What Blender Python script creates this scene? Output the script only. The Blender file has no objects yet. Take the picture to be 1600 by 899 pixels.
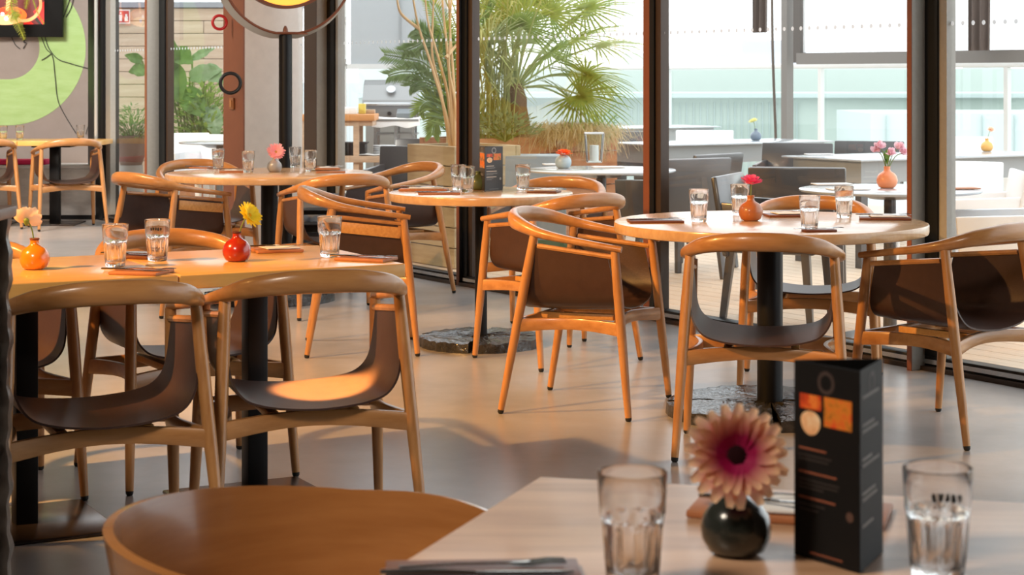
import bpy, bmesh, math, random
from mathutils import Vector, Matrix
random.seed(7)
C = bpy.context.scene.collection
SC = bpy.context.scene
# ------------------------------------------------------------------ camera
F, HZ, EYE = 2930.0, 120.0, 1.315          # focal length in px of the 1600x899 frame, horizon row, eye height
cam = bpy.data.cameras.new('camera'); camo = bpy.data.objects.new('camera', cam); C.objects.link(camo)
camo.location = (0, 0, EYE); camo.rotation_euler = (math.pi/2, 0, 0)
cam.sensor_width = 36; cam.lens = 36*F/1600; cam.shift_y = -(449.5-HZ)/1600
cam.clip_start = .05; cam.clip_end = 2000
cam.dof.use_dof = True; cam.dof.focus_distance = 7.2; cam.dof.aperture_fstop = 10
SC.camera = camo
# ------------------------------------------------------------------ world, lights, exposure
W = bpy.data.worlds.new('world'); SC.world = W; W.use_nodes = True
bg = W.node_tree.nodes['Background']; bg.inputs[0].default_value = (.93, .965, 1, 1); bg.inputs[1].default_value = 2.5
SC.view_settings.view_transform = 'Standard'; SC.view_settings.look = 'None'
SC.view_settings.gamma = 1; SC.view_settings.exposure = 0.08; SC.view_settings.use_curve_mapping = False
try:
    SC.cycles.use_denoising = True; SC.cycles.sample_clamp_indirect = 6; SC.cycles.max_bounces = 14
    SC.cycles.transparent_max_bounces = 24; SC.cycles.transmission_bounces = 12
except Exception: pass
def area(name, loc, target, size, energy, col):
    l = bpy.data.lights.new(name, 'AREA'); l.shape = 'DISK'; l.size = size; l.energy = energy; l.color = col
    o = bpy.data.objects.new(name, l); C.objects.link(o); o.location = loc
    o.rotation_euler = (Vector(target)-Vector(loc)).to_track_quat('-Z', 'Y').to_euler(); return o
def spot(name, loc, target, energy, col, ang=70, blend=.6, rad=.06):
    l = bpy.data.lights.new(name, 'SPOT'); l.energy = energy; l.color = col; l.spot_size = math.radians(ang); l.spot_blend = blend; l.shadow_soft_size = rad
    o = bpy.data.objects.new(name, l); C.objects.link(o); o.location = loc
    o.rotation_euler = (Vector(target)-Vector(loc)).to_track_quat('-Z', 'Y').to_euler(); return o
WARM = (1, .50, .14); SOFT = (1, .72, .45)
area('added_fill_light', (-1.5, 1.5, 3.15), (-.6, 5.5, 0), 1.0, 135, (1, .86, .7))  # three unseen area fills added to brighten the room, no panels modelled
area('added_fill_light', (-3.2, 9.0, 3.15), (-2.6, 12, 0), 1.6, 130, (1, .88, .74))
area('added_fill_light', (-4.8, 13.6, 3.15), (-4.6, 17.6, .6), 1.2, 330, (1, .93, .85))
spot('ceiling_spot_light', (-3.4, 4.6, 3.05), (-.70, 6.7, .3), 1150, WARM, 44, .5, .06)
spot('ceiling_spot_light', (-3.9, 6.4, 3.05), (.0, 8.9, .3), 950, WARM, 50, .6, .06)
spot('ceiling_spot_light', (-4.4, 8.8, 3.05), (-1.6, 10.9, .4), 620, WARM, 56, .6, .06)
spot('ceiling_spot_light', (-5.8, 13.6, 3.05), (-4.1, 16.1, .3), 420, WARM, 38, .6, .06)
spot('ceiling_spot_light', (-.30, 4.55, 3.05), (-.55, 5.47, .41), 9000, (1,.55,.15), 6.5, .35, .02)
# ------------------------------------------------------------------ helpers
def P(px, py, z):
    d = F*(EYE-z)/(py-HZ); return Vector(((px-800)*d/F, d, z))
def Q(px, py, d):
    return Vector(((px-800)*d/F, d, EYE-(py-HZ)*d/F))
class MB:
    def __init__(s): s.v = []; s.f = []
    def add(s, vs, fs):
        o = len(s.v); s.v += [tuple(v) for v in vs]; s.f += [tuple(i+o for i in f) for f in fs]; return s
    def box(s, c, d, rz=0, ax=None):
        x, y, z = d[0]/2, d[1]/2, d[2]/2; vs = []
        for k in range(8):
            p = Vector((x if k & 1 else -x, y if k & 2 else -y, z if k & 4 else -z))
            if rz: p.rotate(Matrix.Rotation(rz, 3, 'Z'))
            if ax is not None: p = ax @ p
            vs.append(p+Vector(c))
        return s.add(vs, [(0,2,3,1),(4,5,7,6),(0,1,5,4),(2,6,7,3),(0,4,6,2),(1,3,7,5)])
    def prism(s, poly, z0, z1):
        n = len(poly); vs = [(x, y, z0) for x, y in poly]+[(x, y, z1) for x, y in poly]
        return s.add(vs, [tuple(range(n))[::-1], tuple(range(n, 2*n))]+[(i, (i+1) % n, n+(i+1) % n, n+i) for i in range(n)])
    def lathe(s, prof, seg=32, c=(0,0,0), fn=None, cap0=True, cap1=True):
        vs = []; fs = []; n = len(prof)
        for i, (r, z) in enumerate(prof):
            for k in range(seg):
                a = 2*math.pi*k/seg; rr = fn(r, z, a, i) if fn else r
                vs.append((c[0]+rr*math.cos(a), c[1]+rr*math.sin(a), c[2]+z))
        for i in range(n-1):
            for k in range(seg):
                k2 = (k+1) % seg; fs.append((i*seg+k, i*seg+k2, (i+1)*seg+k2, (i+1)*seg+k))
        if cap0: fs.append(tuple(range(seg))[::-1])
        if cap1: fs.append(tuple(range((n-1)*seg, n*seg)))
        return s.add(vs, fs)
    def sweep(s, path, ws, hs=None, seg=10, ref=(0,0,1), closed=False, cap=True, power=1):
        path = [Vector(p) for p in path]; n = len(path); ref = Vector(ref); vs = []; fs = []
        if not isinstance(ws, (list, tuple)): ws = [ws]*n
        if hs is None: hs = ws
        if not isinstance(hs, (list, tuple)): hs = [hs]*n
        for i, p in enumerate(path):
            if closed: t = path[(i+1) % n]-path[i-1]
            else: t = path[min(i+1, n-1)]-path[max(i-1, 0)]
            t.normalize(); side = t.cross(ref)
            if side.length < 1e-4: side = t.cross(Vector((0,1,0)))
            side.normalize(); up = side.cross(t)
            for k in range(seg):
                a = 2*math.pi*k/seg; ca, sa = math.cos(a), math.sin(a)
                if power != 1: ca = math.copysign(abs(ca)**power, ca); sa = math.copysign(abs(sa)**power, sa)
                vs.append(p+side*ws[i]*ca+up*hs[i]*sa)
        for i in range(n if closed else n-1):
            j = (i+1) % n
            for k in range(seg):
                k2 = (k+1) % seg; fs.append((i*seg+k, i*seg+k2, j*seg+k2, j*seg+k))
        if cap and not closed: fs += [tuple(range(seg))[::-1], tuple(range((n-1)*seg, n*seg))]
        return s.add(vs, fs)
    def grid(s, fn, nu, nv):
        vs = [fn(u/nu, v/nv) for u in range(nu+1) for v in range(nv+1)]
        return s.add(vs, [(u*(nv+1)+v, (u+1)*(nv+1)+v, (u+1)*(nv+1)+v+1, u*(nv+1)+v+1) for u in range(nu) for v in range(nv)])
    def sheet(s, fn, nu, nv, th):
        # closed thin solid: offset of a grid along its normals
        P0 = [[Vector(fn(u/nu, v/nv)) for v in range(nv+1)] for u in range(nu+1)]; N = []
        for u in range(nu+1):
            for v in range(nv+1):
                a = P0[min(u+1, nu)][v]-P0[max(u-1, 0)][v]; b = P0[u][min(v+1, nv)]-P0[u][max(v-1, 0)]
                n = a.cross(b); n = n.normalized() if n.length > 1e-9 else Vector((0,0,1)); N.append(n)
        top = [P0[u][v] for u in range(nu+1) for v in range(nv+1)]; m = len(top)
        bot = [p-N[i]*th for i, p in enumerate(top)]; I = lambda u, v: u*(nv+1)+v; fs = []
        for u in range(nu):
            for v in range(nv):
                fs.append((I(u,v), I(u+1,v), I(u+1,v+1), I(u,v+1))); fs.append((m+I(u,v), m+I(u,v+1), m+I(u+1,v+1), m+I(u+1,v)))
        for u in range(nu):
            fs.append((I(u,0), m+I(u,0), m+I(u+1,0), I(u+1,0))); fs.append((I(u,nv), I(u+1,nv), m+I(u+1,nv), m+I(u,nv)))
        for v in range(nv):
            fs.append((I(0,v), I(0,v+1), m+I(0,v+1), m+I(0,v))); fs.append((I(nu,v), m+I(nu,v), m+I(nu,v+1), I(nu,v+1)))
        return s.add(top+bot, fs)
    def build(s, name, mat, parent=None, bevel=0, ang=40, flat=False, bseg=2):
        me = bpy.data.meshes.new(name); bm = bmesh.new(); bv = [bm.verts.new(v) for v in s.v]
        for f in s.f:
            try: bm.faces.new([bv[i] for i in f])
            except ValueError: pass
        bmesh.ops.recalc_face_normals(bm, faces=bm.faces)
        if bevel:
            es = [e for e in bm.edges if len(e.link_faces) == 2 and e.calc_face_angle(0) > .5]
            bmesh.ops.bevel(bm, geom=es, offset=bevel, segments=bseg, profile=.5, affect='EDGES', clamp_overlap=True)
        for f in bm.faces: f.smooth = not flat
        bm.to_mesh(me); bm.free()
        if not flat:
            try: me.set_sharp_from_angle(angle=math.radians(ang))
            except Exception: pass
        me.materials.append(mat); o = bpy.data.objects.new(name, me); C.objects.link(o)
        if parent is not None: o.parent = parent
        return o
def tag(o, label, cat, group=None):
    o['label'] = label; o['category'] = cat
    if group: o['group'] = group
    return o
def thing(name, label, cat, loc=(0,0,0), rz=0, group=None):
    o = bpy.data.objects.new(name, None); C.objects.link(o); o.location = loc; o.rotation_euler = (0,0,rz)
    o.empty_display_size = .1
    return tag(o, label, cat, group)
def struct(o, label=None):
    o['kind'] = 'structure'
    if label: o['label'] = label
    return o
def stuff(o): o['kind'] = 'stuff'; return o
KIDS = {}
def copy_tree(o, parent=None):
    c = o.copy(); C.objects.link(c)
    if parent is not None: c.parent = parent
    for ch in o.children: copy_tree(ch, c)
    return c
def link_copy(o, parent, loc=None, rot=None):
    c = o.copy(); C.objects.link(c); c.parent = parent
    if loc is not None: c.location = loc
    if rot is not None: c.rotation_euler = rot
    return c
def catmull(pts, n=6):
    pts = [Vector(p) for p in pts]; out = []
    for i in range(len(pts)-1):
        p0 = pts[max(i-1,0)]; p1 = pts[i]; p2 = pts[i+1]; p3 = pts[min(i+2, len(pts)-1)]
        for k in range(n):
            t = k/n; out.append(.5*((2*p1)+(p2-p0)*t+(2*p0-5*p1+4*p2-p3)*t*t+(3*p1-p0-3*p2+p3)*t**3))
    out.append(pts[-1]); return out
def fang(f): return math.atan2(-f[0], f[1])     # rotation that turns local +y to the direction f
# ------------------------------------------------------------------ materials
def mat(name, col, rough=.5, metal=0, spec=.5, var=0, scale=8, stretch=(1,1,1), bump=0, col2=None, coat=0, bscale=None, emit=None, estr=0, detail=4):
    m = bpy.data.materials.new(name); m.use_nodes = True; nt = m.node_tree; b = nt.nodes['Principled BSDF']
    b.inputs['Base Color'].default_value = (*col, 1); b.inputs['Roughness'].default_value = rough; b.inputs['Metallic'].default_value = metal
    b.inputs['Specular IOR Level'].default_value = spec; b.inputs['Coat Weight'].default_value = coat; b.inputs['Coat Roughness'].default_value = .12
    if emit: b.inputs['Emission Color'].default_value = (*emit, 1); b.inputs['Emission Strength'].default_value = estr
    if var or bump or col2:
        tc = nt.nodes.new('ShaderNodeTexCoord'); mp = nt.nodes.new('ShaderNodeMapping'); mp.inputs['Scale'].default_value = stretch
        nt.links.new(tc.outputs['Object'], mp.inputs[0])
        nz = nt.nodes.new('ShaderNodeTexNoise'); nz.inputs['Scale'].default_value = scale; nz.inputs['Detail'].default_value = detail; nz.inputs['Roughness'].default_value = .6
        nt.links.new(mp.outputs[0], nz.inputs['Vector'])
        rp = nt.nodes.new('ShaderNodeValToRGB'); rp.color_ramp.elements[0].position = .3; rp.color_ramp.elements[1].position = .7
        c2 = col2 or tuple(c*(1-var) for c in col); c1 = col if col2 else tuple(min(1, c*(1+var*.5)) for c in col)
        rp.color_ramp.elements[0].color = (*c2, 1); rp.color_ramp.elements[1].color = (*c1, 1)
        nt.links.new(nz.outputs['Fac'], rp.inputs[0]); nt.links.new(rp.outputs[0], b.inputs['Base Color'])
        if bump:
            bp = nt.nodes.new('ShaderNodeBump'); bp.inputs['Strength'].default_value = bump; bp.inputs['Distance'].default_value = .01
            if bscale:
                n2 = nt.nodes.new('ShaderNodeTexNoise'); n2.inputs['Scale'].default_value = bscale; n2.inputs['Detail'].default_value = 3
                nt.links.new(mp.outputs[0], n2.inputs['Vector']); nt.links.new(n2.outputs['Fac'], bp.inputs['Height'])
            else: nt.links.new(nz.outputs['Fac'], bp.inputs['Height'])
            nt.links.new(bp.outputs[0], b.inputs['Normal'])
    return m
def s2l(r, g, b): return tuple(((c/255+.055)/1.055)**2.4 if c/255 > .04045 else c/255/12.92 for c in (r, g, b))
oak = mat('oak', s2l(194,140,86), .33, var=.22, scale=4, stretch=(1.2,5,9), col2=s2l(166,112,62), coat=.25)
oak_leg = mat('oak_leg', s2l(194,140,86), .36, scale=5, stretch=(10,10,1), col2=s2l(168,114,64), coat=.2)
oak_top = mat('oak_tabletop', s2l(228,180,106), .3, scale=3.2, stretch=(1.2,14,6), col2=s2l(212,158,86), coat=.35)
oak_round = mat('oak_round_tabletop', s2l(218,178,132), .24, scale=3.2, stretch=(1.2,14,6), col2=s2l(200,156,110), coat=.4)
oak_pale = mat('pale_oak_tabletop', s2l(214,174,140), .38, scale=2.2, stretch=(1.2,9,5), col2=s2l(172,130,98), coat=.1)
ply = mat('moulded_plywood', s2l(172,116,66), .26, scale=4, stretch=(1,1,9), col2=s2l(152,98,52), coat=.5)
slat_wood = mat('pale_wood_slat', s2l(216,160,92), .4, scale=6, stretch=(2,12,12), col2=s2l(196,136,72))
leather = mat('brown_leather', s2l(68,47,39), .4, spec=.4, var=.12, scale=24, bump=.05, bscale=160)
black = mat('black_metal', (.005,.005,.006), .4, spec=.3)
blackmat = mat('black_rubber', (.012,.011,.01), .6)
stone = mat('cast_slab', (.045,.042,.04), .22, spec=.8, scale=26, col2=(.012,.011,.011), bump=.9, bscale=34)
frame_grey = mat('grey_anodised_frame', s2l(150,148,142), .4, metal=.0, var=.06, scale=40)
frame_black = mat('black_frame', (.006,.007,.008), .4, spec=.3)
frame_brown = mat('brown_inner_face', s2l(132,76,50), .4, var=.1, scale=6)  # on the posts this brown imitates the warm room's reflection; also the pillar side
frame_dkbrown = mat('dark_brown_frame', s2l(62,46,34), .4)
steel_trim = mat('steel_trim', (.5,.52,.54), .25, metal=.9)
beige = mat('beige_plaster', s2l(214,206,200), .7, var=.05, scale=14)
wallgrey = mat('taupe_plaster', s2l(150,140,134), .8, var=.05, scale=9)
mural_green = mat('green_mural_paint', s2l(174,206,140), .7, scale=5, stretch=(1,1,4), col2=s2l(160,194,122))
concrete = mat('bench_concrete', s2l(200,197,194), .6, var=.12, scale=12, stretch=(1,1,3), bump=.2)
chrome = mat('cutlery_steel', (.62,.6,.58), .16, metal=1)
napkin = mat('paper_napkin', (.86,.84,.82), .8)
boardm = mat('cork_brown_board', s2l(176,112,72), .5, var=.12, scale=20)
boarddark = mat('walnut_board', s2l(112,64,42), .4, var=.15, scale=14)
white_pl = mat('white_plastic', (.86,.88,.90), .4)
grey_pl = mat('anthracite_plastic', s2l(76,74,74), .3, coat=.3)
outtop = mat('grey_laminate', s2l(176,182,188), .18, coat=.4)
def glassy(name, tint, gloss_rough=.0, ior=1.45, base=0):
    m = bpy.data.materials.new(name); m.use_nodes = True; nt = m.node_tree; nt.nodes.clear()
    out = nt.nodes.new('ShaderNodeOutputMaterial'); tr = nt.nodes.new('ShaderNodeBsdfTransparent'); gl = nt.nodes.new('ShaderNodeBsdfGlossy')
    tr.inputs[0].default_value = (*tint, 1); gl.inputs['Roughness'].default_value = gloss_rough
    fr = nt.nodes.new('ShaderNodeFresnel'); fr.inputs[0].default_value = ior; mx = nt.nodes.new('ShaderNodeMixShader')
    ge = nt.nodes.new('ShaderNodeNewGeometry'); mm = nt.nodes.new('ShaderNodeMath'); mm.operation = 'MULTIPLY_ADD'; mm.inputs[1].default_value = -1; mm.inputs[2].default_value = 1
    m3 = nt.nodes.new('ShaderNodeMath'); m3.operation = 'MULTIPLY'; nt.links.new(ge.outputs['Backfacing'], mm.inputs[0]); nt.links.new(mm.outputs[0], m3.inputs[0]); nt.links.new(fr.outputs[0], m3.inputs[1])
    nt.links.new(m3.outputs[0], mx.inputs[0]); nt.links.new(tr.outputs[0], mx.inputs[1]); nt.links.new(gl.outputs[0], mx.inputs[2])
    nt.links.new(mx.outputs[0], out.inputs[0]); return m
pane_m = glassy('window_glass', (.975,.985,.98), 0, 1.62)
green_glass = glassy('green_balustrade_glass', (.93,.97,.95), 0, 1.35)
def real_glass(name, col=(1,1,1), rough=0):
    m = bpy.data.materials.new(name); m.use_nodes = True; nt = m.node_tree; b = nt.nodes['Principled BSDF']
    b.inputs['Base Color'].default_value = (*col, 1); b.inputs['Roughness'].default_value = rough; b.inputs['Transmission Weight'].default_value = 1; b.inputs['IOR'].default_value = 1.48
    return m
def clear_tumbler():
    m = real_glass('clear_glass'); nt = m.node_tree; b = nt.nodes['Principled BSDF']; o = nt.nodes['Material Output']; t = nt.nodes.new('ShaderNodeBsdfTransparent'); x = nt.nodes.new('ShaderNodeMixShader'); x.inputs[0].default_value = .08
    t.inputs[0].default_value = (.97,.98,.98,1); nt.links.new(b.outputs[0], x.inputs[1]); nt.links.new(t.outputs[0], x.inputs[2]); nt.links.new(x.outputs[0], o.inputs[0]); return m
tumbler_m = clear_tumbler()
def translucent(m, fac=.45):
    nt = m.node_tree; b = nt.nodes['Principled BSDF']; o = nt.nodes['Material Output']; t = nt.nodes.new('ShaderNodeBsdfTranslucent'); x = nt.nodes.new('ShaderNodeMixShader'); x.inputs[0].default_value = fac
    if b.inputs['Base Color'].links: nt.links.new(b.inputs['Base Color'].links[0].from_socket, t.inputs[0])
    else: t.inputs[0].default_value = b.inputs['Base Color'].default_value
    nt.links.new(b.outputs[0], x.inputs[1]); nt.links.new(t.outputs[0], x.inputs[2]); nt.links.new(x.outputs[0], o.inputs[0]); return m
def dotmat():
    m = bpy.data.materials.new('frosted_dot'); m.use_nodes = True; nt = m.node_tree; b = nt.nodes['Principled BSDF']
    b.inputs['Base Color'].default_value = (.62,.64,.67,1); b.inputs['Roughness'].default_value = .6; return m
dot_m = translucent(dotmat(), .6)
def floor_mat():
    m = bpy.data.materials.new('polished_concrete'); m.use_nodes = True; nt = m.node_tree; b = nt.nodes['Principled BSDF']
    tc = nt.nodes.new('ShaderNodeTexCoord'); n1 = nt.nodes.new('ShaderNodeTexNoise'); n1.inputs['Scale'].default_value = 1.1; n1.inputs['Detail'].default_value = 8; n1.inputs['Roughness'].default_value = .62
    nt.links.new(tc.outputs['Object'], n1.inputs['Vector'])
    r = nt.nodes.new('ShaderNodeValToRGB'); r.color_ramp.elements[0].position = .3; r.color_ramp.elements[1].position = .72
    r.color_ramp.elements[0].color = (*s2l(150,145,142), 1); r.color_ramp.elements[1].color = (*s2l(178,172,168), 1)
    nt.links.new(n1.outputs['Fac'], r.inputs[0]); nt.links.new(r.outputs[0], b.inputs['Base Color'])
    n2 = nt.nodes.new('ShaderNodeTexNoise'); n2.inputs['Scale'].default_value = 1.4; n2.inputs['Detail'].default_value = 2; nt.links.new(tc.outputs['Object'], n2.inputs['Vector'])
    mr = nt.nodes.new('ShaderNodeMapRange'); mr.inputs['To Min'].default_value = .22; mr.inputs['To Max'].default_value = .36
    b.inputs['Roughness'].default_value = .27
    b.inputs['Specular IOR Level'].default_value = .55
    return m
floor_m = floor_mat()
# ------------------------------------------------------------------ the glass front as a line in plan
P0 = Vector((2.176, 7.97)); U = Vector((-.538, .843)).normalized(); NI = Vector((-U.y, U.x))     # NI points into the room
if NI.x > 0: NI = -NI
NO = -NI
def fs(px):      # distance along the glass line where the pixel column px meets it
    dx = (px-800)/F      # ray (dx,1)*d = P0 + U*s
    # dx*d - U.x s = P0.x ; d - U.y s = P0.y
    s = (P0.x-dx*P0.y)/(dx*U.y-U.x); return s
def fpt(s, off=0): return P0+U*s+NI*off
def proj(p): return 800+F*p.x/p.y
def solve(fn, target, lo, hi):
    for _ in range(60):
        m = (lo+hi)/2
        if (fn(lo)-target)*(fn(m)-target) <= 0: hi = m
        else: lo = m
    return (lo+hi)/2
CEIL = 3.25
UA = math.atan2(U.y, U.x)
def fbox(mb, s0, s1, o0, o1, z0, z1):
    c = fpt((s0+s1)/2, (o0+o1)/2); mb.box((c.x, c.y, (z0+z1)/2), (abs(s1-s0), abs(o1-o0), z1-z0), UA); return mb
def post(xl, xm, xr):
    s0 = fs(xr); p = solve(lambda o: proj(fpt(s0, o)), xm, 0, 1.2); s1 = solve(lambda s: proj(fpt(s, p)), xl, s0, s0+1.5)
    return s0, s1, p
# floor, ceiling, walls
S_END, S_START = fs(150), -6.0
a = fpt(S_START); b_ = fpt(S_END)
WL = 17.75
mb = MB(); mb.prism([(-7.5,-3.5), (a.x,-3.5), (a.x,a.y), (b_.x,b_.y), (b_.x,WL), (-7.5,WL)], -.12, 0)
struct(mb.build('floor', floor_m), 'polished grey concrete floor')
mb = MB(); mb.prism([(-7.5,-3.5), (a.x,-3.5), (a.x,a.y), (b_.x,b_.y), (b_.x,WL), (-7.5,WL)], CEIL, CEIL+.15)
struct(mb.build('ceiling', mat('ceiling_paint', s2l(66,60,56), .9)))
mb = MB(); mb.box(((-7.5+b_.x-.02)/2, WL+.1, CEIL/2), (7.5+b_.x-.02, .2, CEIL)); wl = struct(mb.build('wall_left', wallgrey), 'taupe wall with a painted green ring')
mb = MB(); mb.box((-7.6, 7, CEIL/2), (.2, 21.5, CEIL)); wsd = struct(mb.build('wall_side', mat('wall_paint_warm', s2l(158,142,138), .85)))
mb = MB(); n = 48; vs = [(-7.494, 14.7+r1*math.cos(6.28319*i/n), 1.5+r1*math.sin(6.28319*i/n)) for r1 in (1.05,.5) for i in range(n)]; mb.add(vs, [(i,(i+1)%n,n+(i+1)%n,n+i) for i in range(n)]); mb.build('painted_ring', mat('yellow_mural_paint', s2l(236,176,24), .7), wsd, flat=True)
mb = MB(); mb.box(((a.x-7.5)/2, -3.6, CEIL/2), (a.x+7.5, .2, CEIL)); struct(mb.build('wall_back', mat('wall_paint_back', s2l(104,90,80), .85)))
mb = MB(); mb.box((a.x+.1, (a.y-3.5)/2, CEIL/2), (.2, a.y+3.5, CEIL)); struct(mb.build('wall_right', mat('wall_paint_right', s2l(104,90,80), .85)))
# mural ring on wall_left: a stadium band
mx, mz = Q(13, 75, WL).x, Q(13, 75, WL).z; k = WL/F
def stad(r, L, n=40):
    pts = [(mx+r*math.cos(-math.pi/2+math.pi*i/n), mz+r*math.sin(-math.pi/2+math.pi*i/n)) for i in range(n+1)]
    return pts+[(mx-L+r*math.cos(math.pi/2+math.pi*i/n), mz+r*math.sin(math.pi/2+math.pi*i/n)) for i in range(n+1)]
o_, i_ = stad(121*k, .55), stad(49*k, .55); n = len(o_); mb = MB()
vs = [(x, WL-.004, z) for x, z in o_]+[(x, WL-.004, z) for x, z in i_]+[(x, WL, z) for x, z in o_]+[(x, WL, z) for x, z in i_]
fsx = []
for i in range(n):
    j = (i+1) % n; fsx += [(i, j, n+j, n+i), (i, 2*n+i, 2*n+j, j), (n+i, n+j, 3*n+j, 3*n+i)]
mb.add(vs, fsx); mb.build('painted_ring', mural_green, wl)
# posts of the glass front
def trim(i, xl, xm, xr, inner, end, label):
    s0, s1, p = post(xl, xm, xr); mb = MB(); fbox(mb, s0, s1, 0, p-.004, 0, CEIL); o = struct(mb.build('trim_%d' % i, end, bevel=.004), label)
    mb = MB(); fbox(mb, s0+.001, s1, p-.004, p, 0, CEIL); mb.build('warm_reflection_strip', inner, o)  # thin face coloured brown in place of the warm interior reflected in grey metal
    return s0, s1, p
tL = trim(1, 1417, 1424, 1452, frame_brown, frame_grey, 'grey window post with warm reflection coloured into its inner face')
tJ = trim(2, 1005, 1015, 1021, frame_brown, frame_black, 'dark window post with warm reflection coloured into its inner face')
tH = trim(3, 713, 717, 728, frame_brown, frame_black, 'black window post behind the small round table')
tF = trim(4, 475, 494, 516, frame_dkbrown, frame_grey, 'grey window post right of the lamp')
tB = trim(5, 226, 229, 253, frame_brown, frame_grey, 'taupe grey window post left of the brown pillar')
s0, s1, p = post(349, 380, 463); mb = MB(); fbox(mb, s0, s1, -.05, p-.012, 0, CEIL); pil = struct(mb.build('pillar', beige, bevel=.004), 'beige pillar with brown side')
mb = MB(); fbox(mb, s0, s1, p-.012, p, 0, CEIL); mb.build('cover_panel', frame_brown, pil); pD = (s0, s1, p)
mb = MB(); c = P0+U*(fs(158)+.16); fbox(mb, fs(170), fs(147), -.1, .06, 0, CEIL); struct(mb.build('trim_6', frame_black, bevel=.004), 'black corner frame beside the green ring')
mb = MB(); fbox(mb, fs(170)-.12, fs(170)-.001, -.02, .03, 0, CEIL); cf = mb.build('trim_7', frame_grey); struct(cf)
mb = MB(); q = fpt(fs(165), .09); mb.sweep([(q.x, q.y, .4), (q.x, q.y, CEIL-.02)], .018, seg=10); mb.build('conduit_pipe', mat('pipe_grey', s2l(176,178,176), .5), cf)
# the windows: rail + stiles + pane + dots
def window(i, sa, sb, stile_px=None, black_px=None, dots=True, off=0, dark=True):
    """pane between sa (right) and sb (left)"""
    mb = MB(); fbox(mb, sa, sb, -.045, .03, 0, .062); fbox(mb, sa, sb, -.045, .03, CEIL-.06, CEIL); w = struct(mb.build('window_%d' % i, frame_black, bevel=.004), None)
    mb = MB(); fbox(mb, sa, sb, .03, .055, .0, .02); mb.build('threshold', frame_dkbrown, w)
    mb = MB(); fbox(mb, sa, sb, .0305, .036, .03, .05); mb.build('drip_bar', steel_trim, w)
    if black_px: mb = MB(); fbox(mb, fs(black_px[1]), fs(black_px[0]), -.045, .028, .062, CEIL-.06); mb.build('gasket_stile', frame_black, w)
    if stile_px: mb = MB(); fbox(mb, fs(stile_px[1]), fs(stile_px[0]), -.04, .015, .062, CEIL-.06); mb.build('stile', frame_dkbrown if dark else frame_grey, w)
    mb = MB(); fbox(mb, sa+.004, sb-.004, off-.022, off-.012, .06, CEIL-.06); mb.build('pane', pane_m, w)
    if dots:
        mb = MB(); s = sa+.05
        while s < sb-.03:
            c = fpt(s, off-.0105); vs = []
            for k in range(12):
                an = 2*math.pi*k/12; vs.append((c.x+U.x*.0105*math.cos(an), c.y+U.y*.0105*math.cos(an), 1.552+.0105*math.sin(an)))
            mb.add(vs, [tuple(range(12))]); s += .0615
        stuff(mb.build('dot_row', dot_m, w, flat=True))
    return w
window(1, -5.9, tL[0], (1471,1483), (1452,1471), dark=False)
window(2, tL[1], tJ[0], (1028,1036), (1021,1028))
window(3, tJ[1], tH[0], (735,741), (728,735))
window(4, tH[1], tF[0], (527,531), (516,527), dark=False)
window(5, tF[1], pD[0])
window(6, pD[1], tB[0], (262,265), (253,262))
window(7, tB[1], fs(170))
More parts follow.
